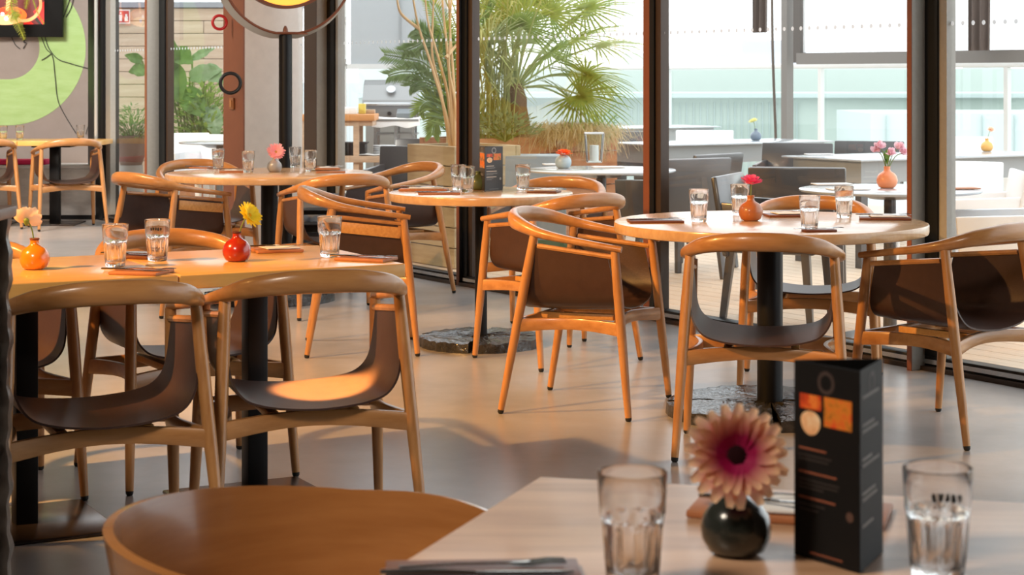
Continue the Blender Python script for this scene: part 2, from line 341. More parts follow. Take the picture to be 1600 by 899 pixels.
# ------------------------------------------------------------------ chair with a leather sling
def make_chair():
    t = thing('sling_armchair', 'x', 'chair')
    half = [(0,-.288,.757), (.10,-.276,.754), (.195,-.225,.738), (.252,-.12,.708), (.268,.0,.686), (.268,.12,.668), (.262,.225,.652)]
    hw = [.019,.021,.026,.024,.021,.019,.014]; hh = [.033,.032,.028,.020,.015,.013,.012]
    pts = [(-x,y,z) for x,y,z in half[:0:-1]]+half; W_ = hw[:0:-1]+hw; H_ = hh[:0:-1]+hh
    path = catmull(pts, 6); m = len(path)
    def ip(L, i): f = i/6; k = min(int(f), len(L)-2); return L[k]+(L[k+1]-L[k])*(f-k)
    mb = MB(); mb.sweep(path, [ip(W_,i) for i in range(m)], [ip(H_,i) for i in range(m)], seg=14, power=.8); mb.build('arm_rail', oak, t, ang=50)
    def leg(top, foot):
        top, foot = Vector(top), Vector(foot); ks = [0,.25,.55,.8,.978]; rs = [.0165,.0195,.0185,.0155,.013]
        mb = MB(); mb.sweep([top.lerp(foot,k) for k in ks], rs, seg=12, ref=(0,1,0)); o = mb.build('leg', oak_leg, t)
        mb = MB(); mb.sweep([top.lerp(foot,k) for k in (.978,.992,1)], [.0127,.0120,.008], seg=12, ref=(0,1,0)); mb.build('foot_tip', blackmat, o)
    for s in (-1,1):
        leg((s*.255,.195,.650), (s*.283,.26,0)); leg((s*.247,-.135,.702), (s*.292,-.26,0))
        mb = MB(); mb.sweep([(s*.252,.185,.622), (s*.25,-.12,.655)], .0105, seg=8); mb.build('hanging_bar', oak, t)
    def onleg(s, front, z):
        a, b = ((s*.255,.195,.650),(s*.283,.26,0)) if front else ((s*.247,-.135,.702),(s*.292,-.26,0))
        a, b = Vector(a), Vector(b); k = (a.z-z)/(a.z-b.z); return a.lerp(b, k)
    def stretcher(a, b, bow, zb):
        pts = []
        for i in range(13):
            k = i/12; w = math.sin(math.pi*k); p = a.lerp(b, k); pts.append(p+Vector(bow)*w+Vector((0,0,zb*w)))
        ws = [.013-.003*math.sin(math.pi*i/12) for i in range(13)]; hs = [.027-.004*math.sin(math.pi*i/12) for i in range(13)]
        mb = MB(); mb.sweep(pts, ws, hs, seg=12, power=.45); mb.build('stretcher', oak, t, ang=35)
    stretcher(onleg(-1,0,.345), onleg(1,0,.345), (0,.055,0), .016); stretcher(onleg(-1,1,.345), onleg(1,1,.345), (0,-.055,0), .016)
    for s in (-1,1): stretcher(onleg(s,0,.345), onleg(s,1,.345), (-s*.05,0,0), .008)
    for s in (-1,1): mb = MB(); mb.box((s*.115,0,.372), (.03,.30,.024)); mb.build('seat_rail', slat_wood, t, bevel=.003)
    prof = [(-.250,.648),(-.246,.58),(-.241,.515),(-.228,.462),(-.196,.425),(-.145,.408),(-.08,.399),(0,.395)]
    prof = prof+[(-x,z) for x,z in prof[-2::-1]]; pp = catmull([(x,0,z) for x,z in prof], 4); nu = len(pp)-1
    def f(u, v):
        p = pp[round(u*nu)]; hi = (p.z-.394)/.25; y0 = -.205+.07*hi; y1 = .215-.05*hi; y = y0+(y1-y0)*v
        sag = .012*(1-hi)*((v-.5)*2)**2 - .01*(1-hi)
        return (p.x, y, p.z+hi*(-(y)*.11)+.012*(1-hi)*v+sag*.4)
    mb = MB(); mb.sheet(f, nu, 8, .006); mb.build('seat_sling', leather, t, ang=60)
    return t
chair0 = make_chair()
used = [False]
def chair(c, f, label, group, board=False):
    t = copy_tree(chair0) if used[0] else chair0
    used[0] = True; t.location = (c[0], c[1], 0); t.rotation_euler = (0,0,fang(f)); tag(t, label, 'chair', group)
    if board:
        for s in (-1, 1):
            mb = MB(); ax = Matrix.Rotation(-math.atan2(.033,.305), 3, 'X'); mb.box((s*.257,.03,.594), (.008,.30,.052), ax=ax); mb.build('side_slat', slat_wood, t, bevel=.002)
    return t
bpy.context.view_layer.update()
GL, GR, GS, GB, GW = 'armchairs at the square tables', 'armchairs at the front round table', 'armchairs at the small round table', 'armchairs at the back round table', 'armchairs at the wall tables'
cB = chair((-.598,5.385), (-.3,.954), 'brown leather sling armchair with a bright orange patch of light on its seat', GL)
chair((-1.137,5.106), (-.4,.917), 'leather sling armchair seen from behind, between dark carved cabinet and sunlit-seat chair', GL)
chair((-1.085,6.25), (.5,-.866), 'orange lit armchair facing us behind the two tumblers on the square table', GL)
chair((-1.70,5.90), (.5,-.866), 'armchair mostly hidden behind the orange vase with the peach flower', GL)
chair((.883,6.607), (.156,.988), 'armchair seen squarely from behind, in front of the round table with pink gerbera', GR)
chair((.30,7.50), (.937,-.35), 'armchair in side view at the left of the round table with pink gerbera', GR)
chair((1.64,6.98), (-.675,.738), 'armchair with big dark leather side panel beside the window, right of the front round table', GR)
chair((1.282,8.055), (-.2,-.98), 'armchair facing us behind the front round table by the glass', GR)
chair((-.73,9.07), (.99,.1), 'orange lit armchair with wooden side slat, left of the small round table', GS, board=True)
chair((.208,8.727), (-.6,.8), 'armchair at the front right of the small round table, behind the side view chair', GS)
chair((.185,9.65), (-.35,-.937), 'armchair behind the small round table, its curved rail before the glass', GS)
chair((-1.93,10.57), (.7,.71), 'armchair with wooden side slat at the left front of the back round table', GB, board=True)
chair((-.98,10.44), (-.4,.92), 'armchair with pale lit rail at the right front of the back round table', GB)
chair((-1.93,11.75), (.4,-.917), 'armchair behind the back round table at its far left, near brown pillar', GB)
chair((-.734,11.47), (-.8,-.6), 'armchair with looped rail at right of back round table, near black post', GB)
chair((-3.86,16.28), (-.42,.907), 'distant armchair at the wall table in front of black table post', GW)
chair((-4.60,16.28), (-.42,.907), 'distant armchair cut by the left edge of the photo, at the wall table', GW)
# ------------------------------------------------------------------ round tables
slabseg = None
def round_table(c, r, pole_r, base_r, label):
    t = thing('round_table', label, 'table', (c[0],c[1],0), random.uniform(-.2,.2), 'round tables')
    mb = MB(); mb.lathe([(r-.012,.708),(r-.003,.711),(r,.718),(r,.743),(r-.002,.748),(r-.007,.75)], 96); mb.build('tabletop', oak_round, t, ang=30)
    mb = MB(); mb.lathe([(pole_r,.05),(pole_r,.69)], 28); mb.build('pole', black, t)
    mb = MB(); mb.lathe([(.16,.69),(.16,.708)], 28); mb.build('mounting_plate', black, t)
    rng = random.Random(int(c[0]*1000))
    for q in range(4):
        n = 18; a0 = q*math.pi/2+.012/base_r*1.2; a1 = (q+1)*math.pi/2-.012/base_r*1.2; mb = MB(); vs = []; fsl = []; nr = 9
        for i in range(nr+1):
            for j in range(n+1):
                aa = a0+(a1-a0)*j/n; rr = pole_r*.6+(base_r-pole_r*.6)*i/nr
                if i == nr: rr *= 1+rng.uniform(-.018,.01)
                z = .05+rng.uniform(-.004,.005)-(.006 if i == nr else 0)
                vs.append((rr*math.cos(aa), rr*math.sin(aa), z))
        m = len(vs)
        for (x,y,z) in vs[:]: vs.append((x*(1.01), y*1.01, 0))
        I = lambda i,j: i*(n+1)+j
        for i in range(nr):
            for j in range(n): fsl += [(I(i,j),I(i+1,j),I(i+1,j+1),I(i,j+1)), (m+I(i,j),m+I(i,j+1),m+I(i+1,j+1),m+I(i+1,j))]
        for j in range(n): fsl += [(I(nr,j),m+I(nr,j),m+I(nr,j+1),I(nr,j+1)), (I(0,j),I(0,j+1),m+I(0,j+1),m+I(0,j))]
        for i in range(nr): fsl += [(I(i,0),m+I(i,0),m+I(i+1,0),I(i+1,0)), (I(i,n),I(i+1,n),m+I(i+1,n),m+I(i,n))]
        mb.add(vs, fsl); mb.build('base_segment', stone, t, ang=25)
    return t
T1 = (1.007, 7.32); T2 = (-.152, 9.19); T3 = (-1.428, 11.04)
round_table(T1, .608, .05, .40, 'large round oak table by the glass with pink gerbera in wooden vase')
round_table(T2, .451, .03, .30, 'small round oak table holding a black menu stand, in mid room')
round_table(T3, .608, .05, .38, 'round oak table at back with pink gerbera in grey vase')
# ------------------------------------------------------------------ square tables
def square_table(c, u, size, label, mat_, post_w=.064, plate=.452, top_poly=None, group='square tables', postoff=0):
    t = thing('square_table', label, 'table', (c[0],c[1],0), math.atan2(u[1],u[0]), group)
    h = size/2; mb = MB(); mb.box((0,0,.729), (size-.003,size-.003,.042)); mb.build('tabletop', mat_, t, bevel=.004, bseg=3)
    mb = MB(); mb.box((postoff,0,.36), (post_w,post_w,.70)); mb.build('post', black, t, bevel=.003)
    mb = MB(); mb.box((postoff,0,.699), (.34,.34,.018)); mb.build('mounting_plate', black, t)
    mb = MB(); mb.box((postoff,0,.006), (plate,plate,.012)); mb.build('base_plate', mat_plate, t, bevel=.005)
    return t
mat_plate = mat('dark_bronze_plate', s2l(64,54,50), .25, metal=.6, var=.2, scale=6)
u_ = Vector((.886,.465)); v_ = Vector((-.465,.886))
cR = Vector((-.798,5.815)); cL = cR-u_*.708
square_table(cR, u_, .708, 'square oak table with red vase and yellow gerbera', oak_top)
square_table(cL, u_, .708, 'square oak table with orange vase and peach flower', oak_top)
square_table((-3.98,16.75), (1,0), .70, 'distant square table at bench with one tumbler near its corner', oak_top, .085, .45, postoff=-.1)
square_table((-4.68,16.75), (1,0), .70, 'distant square table at bench, cut by left photo edge', oak_top, .085, .45)
# foreground table (slightly out of square corner as seen)
k0 = P(843,744.5,.75); k1 = P(1700,790.5,.75); k2 = P(560,921,.75)
e1 = (k1-k0).normalized(); e2 = (k2-k0).normalized()
poly = [k0, k0+e1*.9, k0+e1*.9+e2*1.1, k0+e2*1.1]; cen = sum(poly, Vector())/4
ft = thing('dining_table', 'pale wooden dining table nearest the camera, with black menu stand', 'table', (cen.x,cen.y,0))
mb = MB(); mb.prism([(p.x-cen.x,p.y-cen.y) for p in poly], .71, .75); mb.build('tabletop', oak_pale, ft, bevel=.004, bseg=3)
mb = MB(); mb.box((0,0,.36), (.07,.07,.68)); mb.build('post', black, ft); mb = MB(); mb.box((0,0,.006), (.5,.5,.012)); mb.build('base_plate', mat_plate, ft)
mb = MB(); mb.box((0,0,.701), (.34,.34,.018)); mb.build('mounting_plate', black, ft)
# ------------------------------------------------------------------ plywood tub chair in the foreground
tc_ = Vector((-.245,2.60)); tub = thing('tub_chair', 'moulded plywood tub chair pulled up to the nearest table, cut by photo bottom', 'chair', (tc_.x,tc_.y,0), 0)
def tubf(u, v):
    a = math.radians(-35+ -290*u+325); z = .44+.235*v
    r = .235+.055*v**.8; rim = .0
    droop = .06*max(0, math.cos(a+.25))**2*v
    return (r*math.cos(a)*1.04, r*math.sin(a)*1.05, z-droop+.03*v*max(0,-math.cos(a)))
mb = MB(); mb.sheet(tubf, 64, 12, .014); mb.build('shell', ply, tub, ang=60)
mb = MB(); mb.lathe([(.10,.42),(.225,.425),(.236,.436),(.236,.445),(.10,.44)], 48, cap0=True); mb.build('seat', ply, tub)
for sx in (-1,1):
    for sy in (-1,1):
        mb = MB(); mb.sweep([(sx*.15,sy*.15,.43),(sx*.2,sy*.2,0)], [.018,.012], seg=10, ref=(0,1,0)); mb.build('leg', oak_leg, tub)
# ------------------------------------------------------------------ table ware
def make_tumbler(H=.127, R=.039, r=.029):
    prof = [(r*.9,0),(r,.003),(r+.001,.012)]; seg = 40
    for i in range(9): k = i/8; prof.append((r+.0015+(R*.9-r-.0015)*k, .014+k*.058))
    prof += [(R*.905,.076),(R*.94,.081),(R*.95,.092),(R*.975,.108),(R,H-.002),(R-.0007,H),(R-.0017,H-.002)]
    nin = len(prof)
    prof += [(R*.93,.098),(R*.865,.080),(r*.97,.026),(r*.8,.016),(r*.3,.013)]
    def fn(rr, z, a, i):
        if .013 <= z <= .073 and i < nin: return rr*(1-.10*(.5+.5*math.cos(10*a))**.6*min(1,(z-.01)/.01))
        return rr
    mb = MB(); mb.lathe(prof, seg, fn=fn); return mb.build('tumbler', tumbler_m, ang=50)
tum0 = make_tumbler(); tused = [False]
def tumbler(px, py, label, z=.75, group='water tumblers on the tables'):
    o = tum0.copy() if tused[0] else tum0
    if tused[0]: C.objects.link(o)
    tused[0] = True; p = P(px,py,z); o.location = (p.x,p.y,z+.0006); o.rotation_euler = (0,0,random.random()*6); tag(o, label, 'glass', group); return o
tumbler(1092,347, 'tumbler standing left of the pink gerbera on the front round table')
tumbler(1156,337, 'tumbler just behind the wooden vase on the front round table')
tumbler(1265,360, 'tumbler on the front round table nearest to us, beside spoons')
tumbler(1319,341, 'tumbler at the far right side of the front round table')
tumbler(716,297.5, 'tumbler overlapped by another one, left of black menu on small round table')
tumbler(730,300.5, 'tumbler touching the left side of black menu on small round table')
tumbler(817,297, 'tumbler right of black menu stand on small round table')
tumbler(341,265.5, 'leftmost of four tumblers on the back round table')
tumbler(388,270, 'tumbler just left of grey vase on the back round table')
tumbler(461,262, 'tumbler just right of grey vase on the back round table')
tumbler(485,268, 'rightmost of four tumblers on the back round table')
tumbler(515,402, 'tumbler at the right end of the square tables beside fork board')
tumbler(180,417.5, 'tumbler next to fork and spoon board, nearer of the two before orange chair rail')
tp1 = tumbler(246,408, 'tumbler with dark print before orange chair rail, right of another tumbler')
tumbler(988,917, 'large tumbler in front of all, left of dark vase on nearest table')
tp2 = tumbler(1465,908, 'large tumbler in front of all, right of black menu stand')
tumbler(5,219.3, 'tiny distant tumbler on wall table at left photo edge', group='distant tumblers')
tumbler(31,219, 'tiny distant tumbler on wall table, second from left photo edge', group='distant tumblers')
tumbler(126,217.6, 'tiny distant tumbler alone near the wall table corner', group='distant tumblers')
ink = mat('dark_print', (.02,.02,.02), .5)
for tp, R0 in ((tp1,.039),(tp2,.039)):
    tp.rotation_euler = (0,0,0); rg = random.Random(5)
    for k in range(5):
        a0 = math.radians(-112+11*k); mb = MB(); zc_ = .100; pts = []
        for i in range(7): a = a0+math.radians(7)*i/6; z = zc_+.0055*math.sin(i*2.1+k*1.7); pts.append((R0*.972*math.cos(a), R0*.972*math.sin(a), z))
        mb.sweep(pts, .0011, .0011, seg=5); mb.build('glass_print', ink, tp)
# vases
VP = [(.028,0),(.038,.006),(.046,.022),(.0475,.036),(.044,.052),(.034,.066),(.020,.074),(.0145,.080),(.0135,.092),(.0155,.096),(.0145,.098),(.0105,.094),(.0100,.08),(.012,.07),(.008,.05)]
def vase(px, py, s, col, label, z=.75, rough=.22, hs=1, rim=None):
    p = P(px,py,z); m = mat('glaze', col, rough, coat=.5, var=.12, scale=14)
    mb = MB(); mb.lathe([(r*s, h*s*hs) for r,h in VP], 36); o = mb.build('bud_vase', m, ang=60); o.location = (p.x,p.y,z+.0006); tag(o, label, 'vase', 'bud vases')
    if rim: mb = MB(); mb.lathe([(.0137*s,.092*s*hs),(.0159*s,.0965*s*hs),(.0145*s,.0990*s*hs),(.0108*s,.0945*s*hs)], 24, cap0=False, cap1=False); mb.build('rim', mat('bare_clay', rim, .7), o)
    return Vector((p.x, p.y, z+.094*s*hs))
def petal_mesh(L, w, cup=.15):
    mb = MB(); mb.grid(lambda u,v: (L*u, w*(v-.5)*math.sin(math.pi*min(1,(.12+.80*u)))**.7*2*.5, L*(cup*u*u-.02)+abs(v-.5)*w*.25), 6, 3); return mb
def petal_mat(name, tip, base, mid=.5, soft=.25):
    m = mat(name, tip, .6); nt = m.node_tree; b = nt.nodes['Principled BSDF']; tc = nt.nodes.new('ShaderNodeTexCoord'); sx = nt.nodes.new('ShaderNodeSeparateXYZ'); rp = nt.nodes.new('ShaderNodeValToRGB')
    nt.links.new(tc.outputs['Generated'], sx.inputs[0]); nt.links.new(sx.outputs[0], rp.inputs[0]); nt.links.new(rp.outputs[0], b.inputs['Base Color'])
    rp.color_ramp.elements[0].position = max(0,mid-soft); rp.color_ramp.elements[1].position = min(1,mid+soft); rp.color_ramp.elements[0].color = (*base,1); rp.color_ramp.elements[1].color = (*tip,1)
    return translucent(m, .5)
stem_m = mat('green_stem', s2l(110,130,50), .5)
def gerbera(base, head, normal, R, tip, inner, disc, label, n=24, layers=2, single=False, cup=.15, mid=.45, width=None):
    base = Vector(base); head = Vector(head); nrm = Vector(normal).normalized()
    t = thing('gerbera', label, 'flower', base, 0, 'flowers in bud vases')
    h = head-base; mid_ = h*.5+Vector((0,0,h.length*.06))
    mb = MB(); mb.sweep(catmull([(0,0,-.025), mid_, h-nrm*R*.05], 5), max(.0018,R*.045), seg=8, ref=(0,1,0)); mb.build('stem', stem_m, t)
    q = nrm.to_track_quat('Z','Y'); pm = petal_mat('petal', tip, inner, mid)
    w = width or R*.3
    if single:
        p0 = None
        for l in range(layers):
            for k in range(n):
                a = 2*math.pi*(k+.5*l)/n+random.uniform(-.05,.05); Lr = R*(.98-.16*l)*random.uniform(.93,1.04)
                if p0 is None: p0 = petal_mesh(R, w, cup).build('petal', pm, t); o = p0
                else: o = link_copy(p0, t)
                M = q.to_matrix() @ Matrix.Rotation(a,3,'Z') @ Matrix.Rotation(-.08-.20*l+random.uniform(-.07,.07),3,'Y')
                o.location = h+nrm*R*.05*l; o.rotation_euler = M.to_euler(); o.scale = (Lr/R,)*3
    else:
        mb = MB()
        for l in range(layers):
            for k in range(n):
                a = 2*math.pi*(k+.5*l)/n+random.uniform(-.05,.05); Lr = R*(.98-.2*l)*random.uniform(.92,1.05); pmh = petal_mesh(Lr, w, cup)
                M = q.to_matrix() @ Matrix.Rotation(a,3,'Z') @ Matrix.Rotation(-.08-.28*l+random.uniform(-.1,.1),3,'Y')
                mb.add([M@Vector(v)+h+nrm*R*.05*l for v in pmh.v], pmh.f)
        m2 = translucent(mat('petals', tip, .6, col2=tuple(a*.6+b*.4 for a,b in zip(tip,inner)), scale=90)); stuff(mb.build('petals', m2, t, ang=80))
    mb = MB(); dk = 1.25 if single else 1; pr = [(R*.20*dk,0),(R*.21*dk,R*.06),(R*.17*dk,R*.11),(R*.08,R*.125)]; mb.lathe(pr, 20)
    mb.v = [tuple(q@Vector(v)+h) for v in mb.v]; mb.build('flower_disc', mat('disc', disc, .9, spec=.1, bump=.3, scale=300), t)
    return t
# foreground dark vase with two-tone gerbera
vt = vase(1150,866,.88,(.02,.024,.020), 'round dark green vase with two-tone gerbera on the nearest table', rim=None)
dv = vt.y; gerbera(vt, Q(1150,712,dv-.035), (.05,-.93,.22), .063, s2l(255,214,174), s2l(190,16,96), (.02,.004,.006), 'cream gerbera with magenta heart in dark vase on the nearest table', n=21, layers=2, single=True, mid=.70, width=.021, cup=.03)
# front round table
vt = vase(1173,345,1.0,s2l(178,104,52), 'brown wooden looking vase with pink gerbera on front round table', rough=.45)
gerbera(vt, Q(1174,286,vt.y), (0,-.35,1), .046, s2l(252,90,150), s2l(255,170,190), s2l(240,200,180), 'hot pink gerbera in brown vase on the front round table', n=20, layers=3, cup=.3)
# back round table
vt = vase(429,269,.92,s2l(150,146,142), 'grey vase with pink gerbera on back round table', rough=.4)
gerbera(vt, Q(431,238,vt.y-.01), (.15,-.75,.45), .058, s2l(255,190,190), s2l(250,160,165), s2l(170,120,60), 'salmon pink gerbera in grey vase on the back round table', n=22)
# square tables
vt = vase(370,408.5,.92,s2l(170,44,22), 'glossy red vase with yellow gerbera on square table', rim=s2l(80,30,20))
gerbera(vt, Q(389,337,vt.y), (.72,-.45,.5), .046, s2l(252,238,70), s2l(250,226,50), s2l(230,160,20), 'yellow gerbera leaning right out of the red vase', n=24, cup=.1)
vt = vase(54,421,.92,s2l(236,132,26), 'glossy orange vase with peach flower near carved cabinet', rim=s2l(110,56,30))
# peach carnation seen from behind
t = thing('carnation', 'peach carnation seen from behind in the orange vase', 'flower', vt, 0, 'flowers in bud vases'); hd = Q(42,344,vt.y)-vt
mb = MB(); mb.sweep(catmull([(0,0,-.025),hd*.5+Vector((.004,0,0)),hd], 5), .0022, seg=8, ref=(0,1,0)); mb.build('stem', stem_m, t)
mb = MB()
for k in range(26):
    a = random.uniform(0,6.28); e = random.uniform(-.25,1.2); pmh = petal_mesh(.042*random.uniform(.8,1.1), .03, .3)
    q = Vector((-.25,.75,.35)).to_track_quat('Z','Y').to_matrix(); M = q@Matrix.Rotation(a,3,'Z')@Matrix.Rotation(-e,3,'Y'); mb.add([M@Vector(v)+hd for v in pmh.v], pmh.f)
stuff(mb.build('petals', translucent(mat('peach_petals', s2l(255,236,208), .6)), t))
mb = MB(); mb.lathe([(.003,-.012),(.008,-.004),(.009,.004),(.004,.01)], 12); mb.v = [(v[0]+hd.x,v[1]+hd.y-.006,v[2]+hd.z-.004) for v in mb.v]; mb.build('calyx', stem_m, t)
# small round table: green vase behind the menu
vase(747,297,.95,s2l(86,104,70), 'green vase half hidden behind tumbler and menu on small round table', rough=.35)
# ------------------------------------------------------------------ boards, napkins, cutlery
def cut_fork():
    mb = MB(); mb.sweep([(-.095,0,.002),(-.03,0,.0035),(.03,0,.003)], [.0055,.003,.0028], [.0012]*3, seg=8); mb.sweep([(.03,0,.003),(.045,0,.0025),(.055,0,.003)], [.003,.011,.012], [.001]*3, seg=8)
    for y in (-.0096,-.0032,.0032,.0096): mb.sweep([(.053,y,.003),(.075,y,.005),(.095,y,.004)], [.0022,.002,.001], [.001]*3, seg=6)
    return mb.build('fork', chrome)
def cut_knife():
    mb = MB(); mb.sweep([(-.105,0,.003),(-.05,0,.004),(.0,0,.003)], [.007,.006,.005], [.003,.003,.002], seg=8); mb.sweep([(0,0,.003),(.04,0,.003),(.095,.002,.003),(.11,.004,.003)], [.006,.009,.008,.002], [.0011]*4, seg=8)
    return mb.build('knife', chrome)
fork0, knife0 = cut_fork(), cut_knife(); cu = {'fork': False, 'knife': False}
def cutlery(kind, p, rz, label, z):
    src = fork0 if kind == 'fork' else knife0
    o = src.copy() if cu[kind] else src
    if cu[kind]: C.objects.link(o)
    cu[kind] = True; o.location = (p[0],p[1],z); o.rotation_euler = (0,0,rz); tag(o, label, kind, kind+'s laid on boards'); return o
def setting(px, py, L, W_, rz, where, m=None, nap=True, fork=True, knife=True, z=.75, th=.009, shift=(0,0)):
    p = P(px,py,z); rot = Matrix.Rotation(rz,2); mb = MB(); mb.box((0,0,th/2), (L,W_,th)); b = mb.build('serving_board', m or boardm, bevel=.002)
    b.location = (p.x,p.y,z+.0005); b.rotation_euler = (0,0,rz); tag(b, 'brown serving board '+where, 'board', 'serving boards'); zt = z+th+.001
    if nap:
        mb = MB(); mb.sheet(lambda u,v: ((u-.5)*L*.72,(v-.5)*W_*.8,.004+.0025*math.sin(u*9)*math.sin(v*5)), 12, 8, .0028); n_ = mb.build('napkin', napkin); o = rot@Vector((L*.06,.0))
        n_.location = (p.x+o.x,p.y+o.y,zt+.001); n_.rotation_euler = (0,0,rz+.08); tag(n_, 'folded white napkin on the board '+where, 'napkin', 'paper napkins')
    zc = zt+(.0082 if nap else 0)
    if fork: o = rot@Vector((.0,W_*.16)); cutlery('fork', (p.x+o.x,p.y+o.y), rz+.06, 'fork lying on the board '+where, zc)
    if knife: o = rot@Vector((-.01,-W_*.2)); cutlery('knife', (p.x+o.x,p.y+o.y), rz-.05, 'knife lying on the board '+where, zc)
R_ = math.radians
setting(1024,347.5,.21,.11,R_(4),'left of the first tumbler on front round table', boarddark, nap=False)
setting(1229,338,.17,.13,R_(6),'behind the nearest tumbler on front round table', boarddark, knife=False)
setting(1383,343,.20,.11,R_(-8),'at the right edge of the front round table', boarddark)
setting(1280,362.5,.12,.05,R_(10),'beside the nearest tumbler on front round table', boarddark, nap=False, knife=False)
setting(662,298,.24,.10,R_(-4),'at far left edge of small round table')
setting(686,304,.20,.08,R_(6),'nearest to us on small round table', nap=False)
setting(850,301,.15,.11,R_(-14),'right of the third tumbler on small round table', boarddark)
setting(316,263.5,.13,.10,R_(-25),'left of the leftmost tumbler on back round table', nap=False)
setting(363,269.5,.15,.08,R_(10),'between the two left tumblers on back round table')
setting(510,265,.16,.09,R_(12),'behind the rightmost tumbler on back round table')
setting(517,270,.17,.09,R_(4),'in front at the right side of back round table', nap=False)
setting(432,393,.15,.13,R_(20),'with white napkin right of the red vase', knife=True, fork=False)
setting(572,407,.17,.10,R_(-24),'at the right corner of the square tables', nap=False)
setting(221,427.5,.15,.12,R_(-15),'in front of the two tumblers on left square table', nap=False)
setting(212,403,.13,.09,R_(-20),'behind the two tumblers on left square table', boarddark, nap=False)
setting(1235,804,.25,.12,R_(-17),'behind black menu on the nearest table')
setting(755,905,.22,.10,R_(3),'at the bottom photo edge on the nearest table', boarddark, nap=False)
# ------------------------------------------------------------------ menu stands
blackcard = mat('black_card', (.007,.0065,.0065), .6, spec=.2); cardm = mat('dark_grey_card', (.035,.03,.028), .4)
cream = mat('cream_print', s2l(226,206,186), .6); oprint = mat('orange_print', s2l(150,84,58), .6); greyp = mat('grey_print', s2l(150,145,140), .6)
def food(name, c1, c2, c3, sc):
    m = mat(name, c1, .5, col2=c2, scale=sc); nt = m.node_tree; rp = [n for n in nt.nodes if n.type == 'VALTORGB'][0]; e = rp.color_ramp.elements.new(.5); e.color = (*c3,1); return m
food1 = food('food_photo_fries', s2l(250,150,60), s2l(120,24,10), s2l(214,74,24), 55); food2 = food('food_photo_bowl', s2l(250,226,190), s2l(206,120,60), s2l(240,190,140), 40); food3 = food('food_photo_burger', s2l(226,60,30), s2l(70,60,14), s2l(220,130,40), 48)
def menu(px, py, S, H, rz, label, bright):
    p = P(px,py,.75); t = thing('menu_stand', label, 'menu', (p.x,p.y,.7505), rz, 'menu stands'); r = S/(2*math.sqrt(3))
    for k in range(3):
        a = k*2*math.pi/3; M = Matrix.Rotation(a,4,'Z')
        mb = MB(); mb.box((0,-r,H/2), (S,.0012,H)); mb.v = [tuple(M@Vector(v)) for v in mb.v]; pn = mb.build('panel', cardm if bright else blackcard, t)
        def quad(name, x, z, w, h, m):
            mb = MB(); mb.box((x*S,-r-.0008,z*H), (w*S,.0004,h*H)); mb.v = [tuple(M@Vector(v)) for v in mb.v]; return mb.build(name, m, pn)
        # round emblem
        mb = MB(); n = 24; R1, R2 = S*.13, S*.085; vs = [(r1*math.cos(6.2832*i/n), -r-.0009, H*.91+r1*math.sin(6.2832*i/n)) for r1 in (R1,R2) for i in range(n)]
        vs = [tuple(M@Vector(v)) for v in vs]; mb.add(vs, [(i,(i+1)%n,n+(i+1)%n,n+i) for i in range(n)]); mb.build('emblem', greyp if bright else mat('dim_print', s2l(64,50,46), .6), pn, flat=True)
        if k == 0:
            quad('photo_print', -.24, .80, .33, .075, food1); quad('photo_print', .18, .765, .42, .15, food3)
            mb = MB(); vs = [tuple(M@Vector((-.24*S+.155*S*math.cos(6.2832*i/20), -r-.0009, .705*H+.062*H*math.sin(6.2832*i/20)*(1.2 if i > 10 else .8)))) for i in range(20)]; mb.add(vs, [tuple(range(20))]); mb.build('photo_print', food2, pn, flat=True)
            hp = cream if bright else oprint
            for z, w in ((.56,.42),(.44,.58),(.31,.56)): quad('heading_print', -.42+w/2, z, w, .014 if bright else .009, hp)
            for z, w in ((.525,.5),(.505,.45),(.40,.62),(.38,.6),(.36,.38),(.275,.4),(.25,.3)): quad('fine_print', -.42+w/2, z, w, .006, greyp if bright else mat('dim_fine_print', s2l(58,50,46), .6))
            quad('fine_print', 0, .035, .5, .007, greyp if bright else oprint)
            mb = MB(); vs = [tuple(M@Vector((.36*S+.055*S*math.cos(6.2832*i/16), -r-.0009, .265*H+.055*S*math.sin(6.2832*i/16)))) for i in range(16)]; mb.add(vs, [tuple(range(16))]); mb.build('round_seal', greyp if bright else mat('dim_seal', s2l(90,64,54), .6), pn, flat=True)
        else:
            for z, w in ((.86,.7),(.72,.5),(.69,.66),(.55,.4),(.52,.7),(.38,.55),(.35,.62),(.22,.45)): quad('fine_print', -.4+w/2, z, w, .014, greyp)
            if k == 2 and bright: quad('photo_print', .05, .68, .8, .34, food3)
    return t
menu(1321,876,.106,.230, R_(-55), 'black three sided menu stand on the nearest table, beside cream gerbera', False)
menu(764,297.5,.122,.218, R_(44), 'black menu stand with food pictures on the small round table', True)
# ------------------------------------------------------------------ floor lamp with big ring
lampd = 12.6; lp = Q(446,120,lampd); bronze = mat('bronze_ring', s2l(122,72,50), .4, metal=.3); lt = thing('floor_lamp', 'tall floor lamp with big bronze ring and glowing amber disc, on black pole', 'lamp', (lp.x,lp.y,0))
zr = Q(446,52,lampd).z; Rr = 105*lampd/F; zc = zr+Rr*.985
mb = MB(); mb.lathe([(.045,.02),(.045,zr-.006)], 24); mb.build('pole', black, lt)
mb = MB(); mb.lathe([(.2,0),(.2,.016),(.06,.024)], 40); mb.build('base_plate', black, lt)
ring = []; N = 72; rot = Matrix.Rotation(R_(20),3,'Z')
mb = MB(); vs = []; fsl = []
for i in range(N):
    a = 2*math.pi*i/N; sx = math.cos(a); sz = math.sin(a); flat_ = max(sz, -.985)
    for rr, y in ((Rr,-.05),(Rr+.035,.05),(Rr+.027,.05),(Rr-.008,-.05)): vs.append(tuple(rot@Vector((rr*sx, y, zc+rr*flat_))))
